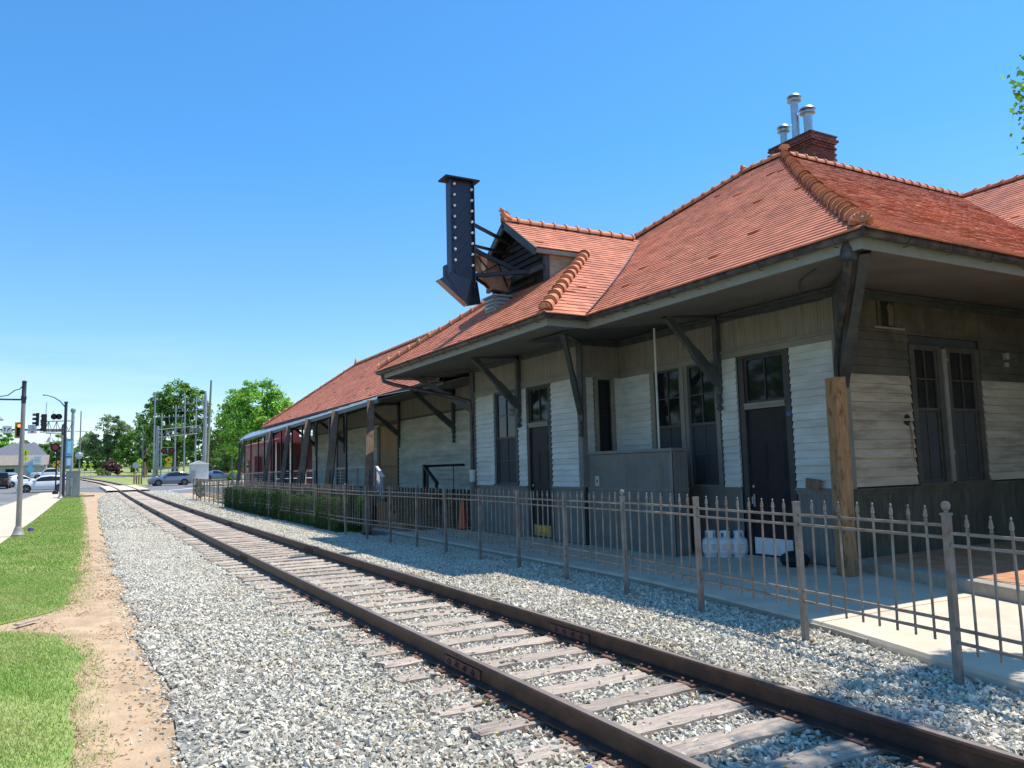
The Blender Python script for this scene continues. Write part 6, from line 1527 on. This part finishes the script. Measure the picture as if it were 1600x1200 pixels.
mb = MB(); truss(mb, (-.95, 84.8, 6.2), (-3.6, 84.8, 6.1), 1.0, 8); truss(mb, (-.95, 85.3, 6.2), (-3.6, 85.3, 6.1), 1.0, 8)
for k in range(6): mb.tube((-.95-.53*k, 84.8, 6.2), (-.95-.53*k, 85.3, 6.2), .03, 5); mb.tube((-.95-.53*k, 84.8, 7.2), (-.95-.53*k, 85.3, 7.2), .03, 5)
mb.tube((-3.2, 85, 7.2), (-3.15, 85, 8.9), .03, 6); mb.tube((-2.6, 85, 7.2), (-2.6, 85, 8.1), .02, 6); mb.build('truss', M['silver'], CL)
for x in (-2.1, -2.5):
    mb = MB(); mb.tube((x, 84.7, 7.55), (x, 84.6, 7.55), .28, 14); mb.build('flasher', M['black'], CL)
# crossing signal mast
XS = thing('crossing_signal', 'black railway crossing signal mast with a round red flasher', 'railway signal', gz(-2.05, 80))
mb = MB(); mb.lathe([(.24, 0), (.24, .25), (.12, .32), (.06, .34), (.06, 4.3)], (-2.05, 80, zg(80)), 12); mb.box(-2.3, -1.8, 79.95, 80.05, 4.05, 4.12); mb.box(-2.06, -1.72, 79.9, 80.1, 3.75, 4.1); mb.build('mast', M['black'], XS, True)
mb = MB(); mb.tube((-2.18, 79.92, 4.5), (-2.18, 80.0, 4.5), .38, 18); o = mb.build('flasher', M['black'], XS); MB().tube((-2.18, 79.88, 4.5), (-2.18, 79.92, 4.5), .22, 16).build('lens', M['red_lens'], o)
# control cabinet
CC = thing('control_cabinet', 'grey green signal control cabinet on a concrete pad beside the dirt path', 'cabinet', gz(-.62, 70.2)); z = zg(70)
MB().box(-1.12, -.14, 69.6, 70.8, z+.14, z+1.98).build('box', M['cab'], CC, bevel=.02)
MB().box(-1.2, -.06, 69.5, 70.9, z-.05, z+.14).build('pad', M['kerbconc'], CC)
MB().box(-1.18, -.08, 69.54, 70.86, z+1.98, z+2.05).build('lid', M['cab'], CC)
mb = MB(); mb.box(-.80, -.64, 69.52, 69.6, z+.85, z+1.5); mb.build('meter_box', M['galv_dull'], CC)
mb = MB(); mb.tube((-.72, 69.56, z+.1), (-.72, 69.56, z+.86), .03, 6); mb.build('conduit', M['galv_dull'], CC)
mb = MB(); mb.box(-1.0, -.92, 69.585, 69.598, z+.3, z+1.8); mb.build('door_edge', M['galv_dull'], CC)
mb = MB().box(-.02, .9, 71.2, 71.8, zg(71)-.02, zg(71)+.09); o = mb.build('concrete_slab', M['kerbconc']); tag(o, 'low concrete slab beside the grey green cabinet', 'slab')
# globe lamp pole behind the cabinet
GP = thing('utility_pole', 'thin pole with a round silver globe beyond the cantilever', 'pole', gz(-.35, 105))
mb = MB(); mb.lathe([(.09, 0), (.06, 8.9)], (-.35, 105, zg(105)), 8); mb.build('pole', M['utilwood'], GP, True)
mb = MB(); mb.lathe([(0, -.42), (.25, -.36), (.40, -.1), (.40, .1), (.25, .36), (0, .42)], (-.42, 104.8, 4.35), 14); mb.build('globe', M['galv'], GP, True)
mb = MB(); mb.beam((-.9, 105, 7.2), (.3, 105, 7.2), .06, .06); mb.build('crossarm', M['utilwood'], GP)
# right-hand gantry of the crossing
GA = thing('signal_gantry', 'silver pole and truss of the railway crossing right of the track', 'railway signal', gz(9.5, 125)); z = zg(125)
mb = MB(); mb.lathe([(.34, 0), (.34, .5), (.24, .6), (.22, 7.6), (.18, 7.9)], (9.5, 125, z), 12); mb.build('pole', M['silver'], GA, True)
mb = MB(); truss(mb, (9.6, 124.7, 7.3), (15.0, 124.7, 7.9), 1.15, 10, .05); truss(mb, (9.6, 125.4, 7.3), (15.0, 125.4, 7.9), 1.15, 10, .05)
mb.build('truss', M['silver'], GA)
mb = MB(); mb.beam((10.0, 124.6, 5.85), (11.9, 124.6, 5.85), .06, .06); mb.beam((10.9, 124.6, 5.0), (10.9, 124.6, 5.85), .06, .06); mb.beam((10.0, 124.6, 4.75), (11.0, 124.6, 4.75), .05, .08); mb.beam((9.5, 124.8, 5.5), (10.9, 124.6, 5.6), .06, .06); mb.build('flasher_bar', M['galv'], GA)
for x in (10.35, 11.45):
    mb = MB(); mb.tube((x, 124.5, 5.35), (x, 124.6, 5.35), .40, 16); o = mb.build('flasher', M['black'], GA); MB().tube((x, 124.45, 5.35), (x, 124.5, 5.35), .26, 14).build('lens', M['red_lens'], o)
mb = MB(); mb.box(8.9, 12.5, 124.2, 124.5, z+1.6, z+1.9); mb.box(9.0, 9.3, 124.2, 124.5, z, z+1.6); mb.build('gate_mechanism', M['cab'], GA)
# substation-like line poles with crossarms behind the gantry
for k, (x, y, h, arms, lab) in enumerate([(9.5, 131, 13.4, [(12.2, .9), (8.9, .0)], 'leftmost tall line pole behind the gantry'), (10.6, 132, 10.2, [(9.6, 1.2)], 'short line pole with a white insulator'), (12.4, 130, 11.4, [(10.9, 1.3), (9.6, 1.1)], 'line pole in the middle of the gantry with looped wires'), (13.6, 129, 12.6, [(11.6, 1.4), (10.4, 1.2)], 'grey line pole beside the middle one'), (15.1, 128, 12.7, [(12.0, 1.2), (10.6, 1.3), (9.4, .9)], 'rightmost line pole carrying transformers'), (9.1, 150, 9.2, [], 'slim pole left of the oak')]):
    t = thing('line_pole', lab, 'pole', gz(x, y), 'line poles behind the gantry'); z = zg(y)
    mb = MB(); mb.lathe([(.13, 0), (.09, h)], (x, y, z), 8); mb.build('pole', M['galv_dull'] if k != 5 else M['utilwood'], t, True)
    for za, hw in arms:
        mb = MB(); mb.beam((x-hw*.4, y, z+za), (x+hw, y, z+za), .08, .10); o = mb.build('crossarm', M['galv_dull'], t)
        mb = MB()
        for q in (-.3, .3, .9): mb.lathe([(.04, 0), (.07, .06), (.04, .12), (.07, .18), (.03, .24)], (x+hw*q, y, z+za+.05), 7)
        mb.build('insulator', M['white'], o, True)
    if k in (2, 4):
        mb = MB()
        for q in range(3): mb.path([(x-1.0, y, z+9.6), (x-.9+.1*q, y, z+8.4-.3*q), (x, y, z+7.9-.3*q), (x+.9-.1*q, y, z+8.4-.3*q), (x+1.0, y, z+9.8)], .018, 4)
        mb.build('wire', M['galv_dull'], t)
    if k == 4:
        for q in range(3): mb = MB(); mb.lathe([(.2, 0), (.24, .1), (.24, .7), (.1, .8), (.06, 1.05)], (x-.6+.55*q, y-.3, z+7.1), 10); mb.build('transformer', M['cab'], t, True)
    if k == 1: mb = MB(); mb.lathe([(.1, 0), (.2, .1), (.2, .6), (.1, .7)], (x+.25, y, z+8.2), 10); mb.build('insulator', M['white'], t, True)
# overhead wires between the line poles
mb = MB()
for (a, b) in (((9.5, 131, zg(131)+12.2), (12.4, 130, zg(130)+10.9)), ((12.4, 130, zg(130)+10.9), (13.6, 129, zg(129)+11.6)), ((13.6, 129, zg(129)+11.6), (15.1, 128, zg(128)+12)), ((9.1, 150, zg(150)+9), (9.5, 131, zg(131)+8.9))):
    A, B = Vector(a), Vector(b); mb.path([A, A.lerp(B, .25)-Vector((0, 0, .25)), A.lerp(B, .5)-Vector((0, 0, .35)), A.lerp(B, .75)-Vector((0, 0, .25)), B], .02, 4)
o = mb.build('overhead_wires', M['galv_dull']); tag(kind(o, 'stuff'), 'slack overhead wires strung between the line poles', 'wires')
UP = thing('utility_pole', 'leaning wooden utility pole beside the silver equipment hut', 'pole', gz(14.55, 111)); z = zg(111)
mb = MB(); mb.path([(14.52, 111, z-.1), (14.72, 111, z+7), (14.93, 111, z+13.6)], [.19, .165, .13], 10); mb.build('pole', M['utilwood'], UP, True); mb = MB(); mb.box(14.5, 14.75, 110.75, 110.85, z+.4, z+1.4); mb.build('notice', M['white'], UP)
SP = thing('steel_pole', 'thick silver steel pole just behind the leaning wooden pole', 'pole', gz(14.75, 115)); z = zg(115)
mb = MB(); mb.lathe([(.30, 0), (.22, 11.4), (.16, 12.1)], (14.75, 115, z), 12)
for q in range(5): mb.lathe([(.285-.008*q*2, 3+q*2.0), (.285-.008*q*2, 3.12+q*2.0)], (14.75, 115, z), 12)
mb.build('pole', M['silver'], SP, True)
HU = thing('equipment_hut', 'pale silver railway equipment hut with a shallow pitched roof', 'hut', gz(12.8, 104.6)); z = zg(104)
MB().box(11.75, 13.85, 104.0, 105.6, z-.05, z+2.35).build('body', M['hut'], HU)
mb = MB(); mb.prism([(11.6, 103.85, z+2.35), (13.98, 103.85, z+2.35), (12.8, 103.85, z+2.78)], (0, 1.9, 0)); mb.build('roof', M['white'], HU)
mb = MB(); mb.box(12.35, 13.45, 103.95, 103.998, z+.05, z+2.05); mb.build('door', M['hut'], HU)
mb = MB(); mb.box(11.85, 12.25, 103.9, 103.998, z+.75, z+1.5); mb.build('meter_box', M['cab'], HU); mb = MB(); mb.tube((12.05, 103.95, z), (12.05, 103.95, z+.75), .04, 6); mb.build('conduit', M['cab'], HU)
L3 = street_lamp('small slim lamp post left of the canopy with a hanging bell lamp', 14.95, 93.4, 6.5, arm=.55, pole='utilwood', h_dark=.93)
# bollards
for k, (x, y, lab) in enumerate([(5.75, 109.6, 'bollard farthest from the blue grey crossover'), (5.95, 108.2, 'second of the four bollards on the lawn corner'), (6.15, 106.9, 'third of the four bollards on the lawn corner'), (6.35, 105.6, 'bollard nearest the blue grey crossover')]):
    z = zg(y); mb = MB(); mb.lathe([(.085, 0), (.085, .95), (.05, 1.02), (0, 1.04)], (x, y, z), 10); o = mb.build('bollard', M['timber'], None, True); tag(o, lab, 'bollard', 'bollards on the lawn corner')
# signs round the crossing
def ped(lab, x, y, z, w, post, m='limesign'):
    t, c, s, f = flat_sign(lab, x, y, z, w, w, M[m], post=post, diamond=True)
    mb = MB(); F_ = f*.006; q = w*.24
    mb.tube(c+F_+Vector((0, 0, q*.85)), c+F_*1.4+Vector((0, 0, q*.85)), q*.24, 10); mb.beam(c+F_+Vector((0, 0, q*.5)), c+F_-Vector((0, 0, q*.2)), .003, q*.4, up=tuple(s)); mb.beam(c+F_-Vector((0, 0, q*.2)), c+F_+s*q*.4-Vector((0, 0, q)), .003, q*.2, up=tuple(s)); mb.beam(c+F_-Vector((0, 0, q*.2)), c+F_-s*q*.4-Vector((0, 0, q)), .003, q*.2, up=tuple(s)); mb.build('walking_figure', M['black'], t)
    mb = MB(); mb.beam(c-Vector((0, 0, w*.55)), c-Vector((0, 0, w*.95)), w*.5, .02, up=tuple(f)); mb.build('plaque', M[m], t)
ped('yellow green pedestrian sign in front of the house', -6.6, 120, 5.15, 1.05, zg(120)); ped('left of the two distant yellow green pedestrian signs', .3, 150, 3.9, .75, zg(150)); ped('right of the two distant yellow green pedestrian signs', 1.25, 152, 3.9, .75, zg(152)); ped('yellow green pedestrian sign by the corner lawn', 8.1, 140, 4.2, .95, zg(140))
t, c, s, f = flat_sign('orange diamond warning sign under the gantry', 10.75, 121, 3.95, 1.05, 1.05, M['yellow'], post=zg(121), diamond=True)
mb = MB(); mb.beam(c+f*.006-Vector((0, 0, .2)), c+f*.006+Vector((0, 0, .2)), .003, .1, up=tuple(s)); mb.beam(c+f*.006-s*.25, c+f*.006+s*.25, .1, .003, up=tuple(f)); mb.build('symbol', M['black'], t)
mb = MB(); mb.beam(c-Vector((0, 0, .6)), c-Vector((0, 0, .95)), .6, .02, up=tuple(f)); mb.build('plaque', M['yellow'], t)
# round yellow railway advance sign
t = thing('road_sign', 'round yellow railway advance warning sign behind the crossing signal', 'sign', gz(-2.65, 108)); c = Vector((-2.65, 108, 3.35)); f = Vector((0, -1, 0)); s = Vector((1, 0, 0)); mb = MB(); mb.tube(c, c+f*.02, .52, 20); mb.build('plate', M['yellow'], t)
mb = MB()
for q in (1, -1): mb.beam(c+f*.026+Vector((-.34, 0, -.34*q)), c+f*.026+Vector((.34, 0, .34*q)), .09, .004, up=(0, 1, 0))
mb.build('cross_print', M['black'], t); WL[t.name] = Vector(gz(-2.65, 108)); text('R', t, c, s, f, .34, M['black'], 0, -.30); text('R', t, c, s, f, .34, M['black'], 0, .30)
MB().tube((-2.65, 108.05, zg(108)), (-2.65, 108.05, 3.6), .04, 8).build('post', M['galv_dull'], t)
t = thing('road_sign', 'small round teal sign among the waiting cars', 'sign', gz(-5.9, 118)); mb = MB(); mb.tube((-5.9, 118, 3.0), (-5.9, 117.97, 3.0), .42, 18); mb.build('plate', M['teal'], t); MB().tube((-5.9, 118.05, zg(118)), (-5.9, 118.05, 3.1), .04, 6).build('post', M['galv_dull'], t)
t, c, s, f = flat_sign('white notice board on the road beyond the cars', -6.1, 140, 4.6, 1.1, 1.25, M['white'], post=zg(140)); mb = MB()
for k in range(4): mb.beam(c+f*.005+Vector((-.4, 0, .35-.22*k)), c+f*.005+Vector((.4-.1*(k % 2), 0, .35-.22*k)), .06, .003, up=(0, 1, 0))
kind(mb.build('lettering_lines', M['cab'], t), 'stuff')
# octagonal sign seen from behind
t = thing('road_sign', 'octagonal sign seen from its grey back on the lawn', 'sign', gz(6.9, 128)); mb = MB(); mb.prism([(6.9+.48*math.cos(R(22.5+45*k)), 128, 3.35+.48*math.sin(R(22.5+45*k))) for k in range(8)], (0, .02, 0)); mb.build('plate', M['galv'], t); MB().tube((6.9, 127.95, zg(128)), (6.9, 127.95, 3.6), .045, 6).build('post', M['galv'], t)
pt = MB(); pt.lathe([(.16, 0), (.16, 2.6)], (8.9, 141, zg(141)), 8); o = pt.build('yellow_post', M['pine']); tag(o, 'pale yellow post beside the corner pedestrian sign', 'post')
# ================================================================== buildings far off
H1 = thing('house', 'large pale house with a slate grey hipped roof at the far left', 'house', gz(-9.5, 165)); z = zg(160)
MB().box(-15.2, -6.2, 162, 172, z-.3, 5.9).build('wall', M['housewall_w'], H1)
mb = MB(); mb.add([(-15.8, 161.4, 5.8), (-5.6, 161.4, 5.8), (-5.6, 172.6, 5.8), (-15.8, 172.6, 5.8), (-11.2, 167, 8.2), (-7.6, 167, 8.2)], [(0, 1, 5, 4), (1, 2, 5), (2, 3, 4, 5), (3, 0, 4)]); mb.build('roof', M['shingle'], H1)
for x in (-13.6, -10.6, -8.6): mb = MB(); mb.box(x-.5, x+.5, 161.96, 161.998, 4.5, 5.5); f_ = mb.build('window', M['car_blue'], H1); MB().box(x-.4, x+.4, 161.93, 161.958, 4.6, 5.4).build('pane', M['glass'], f_)
H2 = thing('house', 'low cream building with taupe roof and white trimmed gable before the slate house', 'house', gz(-9.5, 152)); z = zg(152)
MB().box(-15, -5.4, 151, 158, z-.3, 4.0).build('wall', M['housewall'], H2)
mb = MB(); mb.prism([(-15.4, 150.4, 3.9), (-5.0, 150.4, 3.9), (-5.0, 154.6, 5.6), (-15.4, 154.6, 5.6)], (0, 0, .12)); mb.prism([(-15.4, 158.6, 3.9), (-5.0, 158.6, 3.9), (-5.0, 154.6, 5.6), (-15.4, 154.6, 5.6)], (0, 0, .12)); mb.build('roof', M['shingle_br'], H2)
mb = MB(); mb.prism([(-8.6, 150.2, 3.9), (-5.9, 150.2, 3.9), (-7.2, 150.2, 5.0)], (0, .3, 0)); mb.build('gable', M['housewall_w'], H2)
mb = MB(); mb.beam((-8.8, 150.1, 3.85), (-7.2, 150.1, 5.15), .12, .16); mb.beam((-7.2, 150.1, 5.15), (-5.7, 150.1, 3.85), .12, .16); mb.build('gable_trim', M['white'], H2)
for x in (-13, -10.4): mb = MB(); mb.box(x-.6, x+.6, 150.95, 150.998, 2.3, 3.4); mb.build('window', M['carglass'], H2)
H3 = thing('brick_building', 'flat topped red brick building half hidden by trees right of the hut', 'building', gz(22, 150)); z = zg(150)
MB().box(20.6, 27.5, 150, 160, z-.3, 7.5).build('wall', M['farbrick'], H3); mb = MB(); mb.box(20.4, 27.7, 149.8, 160.2, 7.5, 7.75); mb.build('parapet', M['farbrick'], H3)
mb = MB(); mb.prism([(20.6, 150.0, 7.75), (22.4, 150, 7.75), (22.4, 150, 8.2), (21.2, 150, 8.2)], (0, .5, 0)); mb.build('parapet', M['farbrick'], H3)
for x in (21.6, 23.4): mb = MB(); mb.box(x-.45, x+.45, 149.95, 149.998, 5.2, 6.4); f_ = mb.build('window', M['white'], H3); MB().box(x-.36, x+.36, 149.92, 149.948, 5.3, 6.3).build('pane', M['glass'], f_)
mb = MB(); mb.prism([(20.2, 148.4, 3.9), (24, 148.4, 3.9), (24, 150, 4.7), (20.2, 150, 4.7)], (0, 0, .08)); mb.build('awning', M['leaf_dark'], H3)
UM = thing('patio_umbrella', 'brown patio umbrella shading a terrace by the brick building', 'umbrella', gz(20.4, 140)); z = zg(140)
mb = MB(); mb.lathe([(1.25, 2.0), (1.2, 2.06), (.6, 2.42), (.05, 2.66)], (20.4, 140, z-.5), 8); mb.build('canopy', M['umbrella'], UM); MB().tube((20.4, 140, z-.3), (20.4, 140, z+2.1), .04, 6).build('pole', M['white'], UM)
# vines on the street end of the fence
tree('vine', 'pale flowering vine climbing the street end of the iron fence', (6.75, 55.2, zg(55)), 1, [(0, -.3, .80, .22, 1.5, .40), (.1, .3, 1.05, .2, .8, .25), (0, -.8, .45, .2, .9, .4)], 2600, .055, M['leaf_mid'], 70, .02, 3, 'vine')
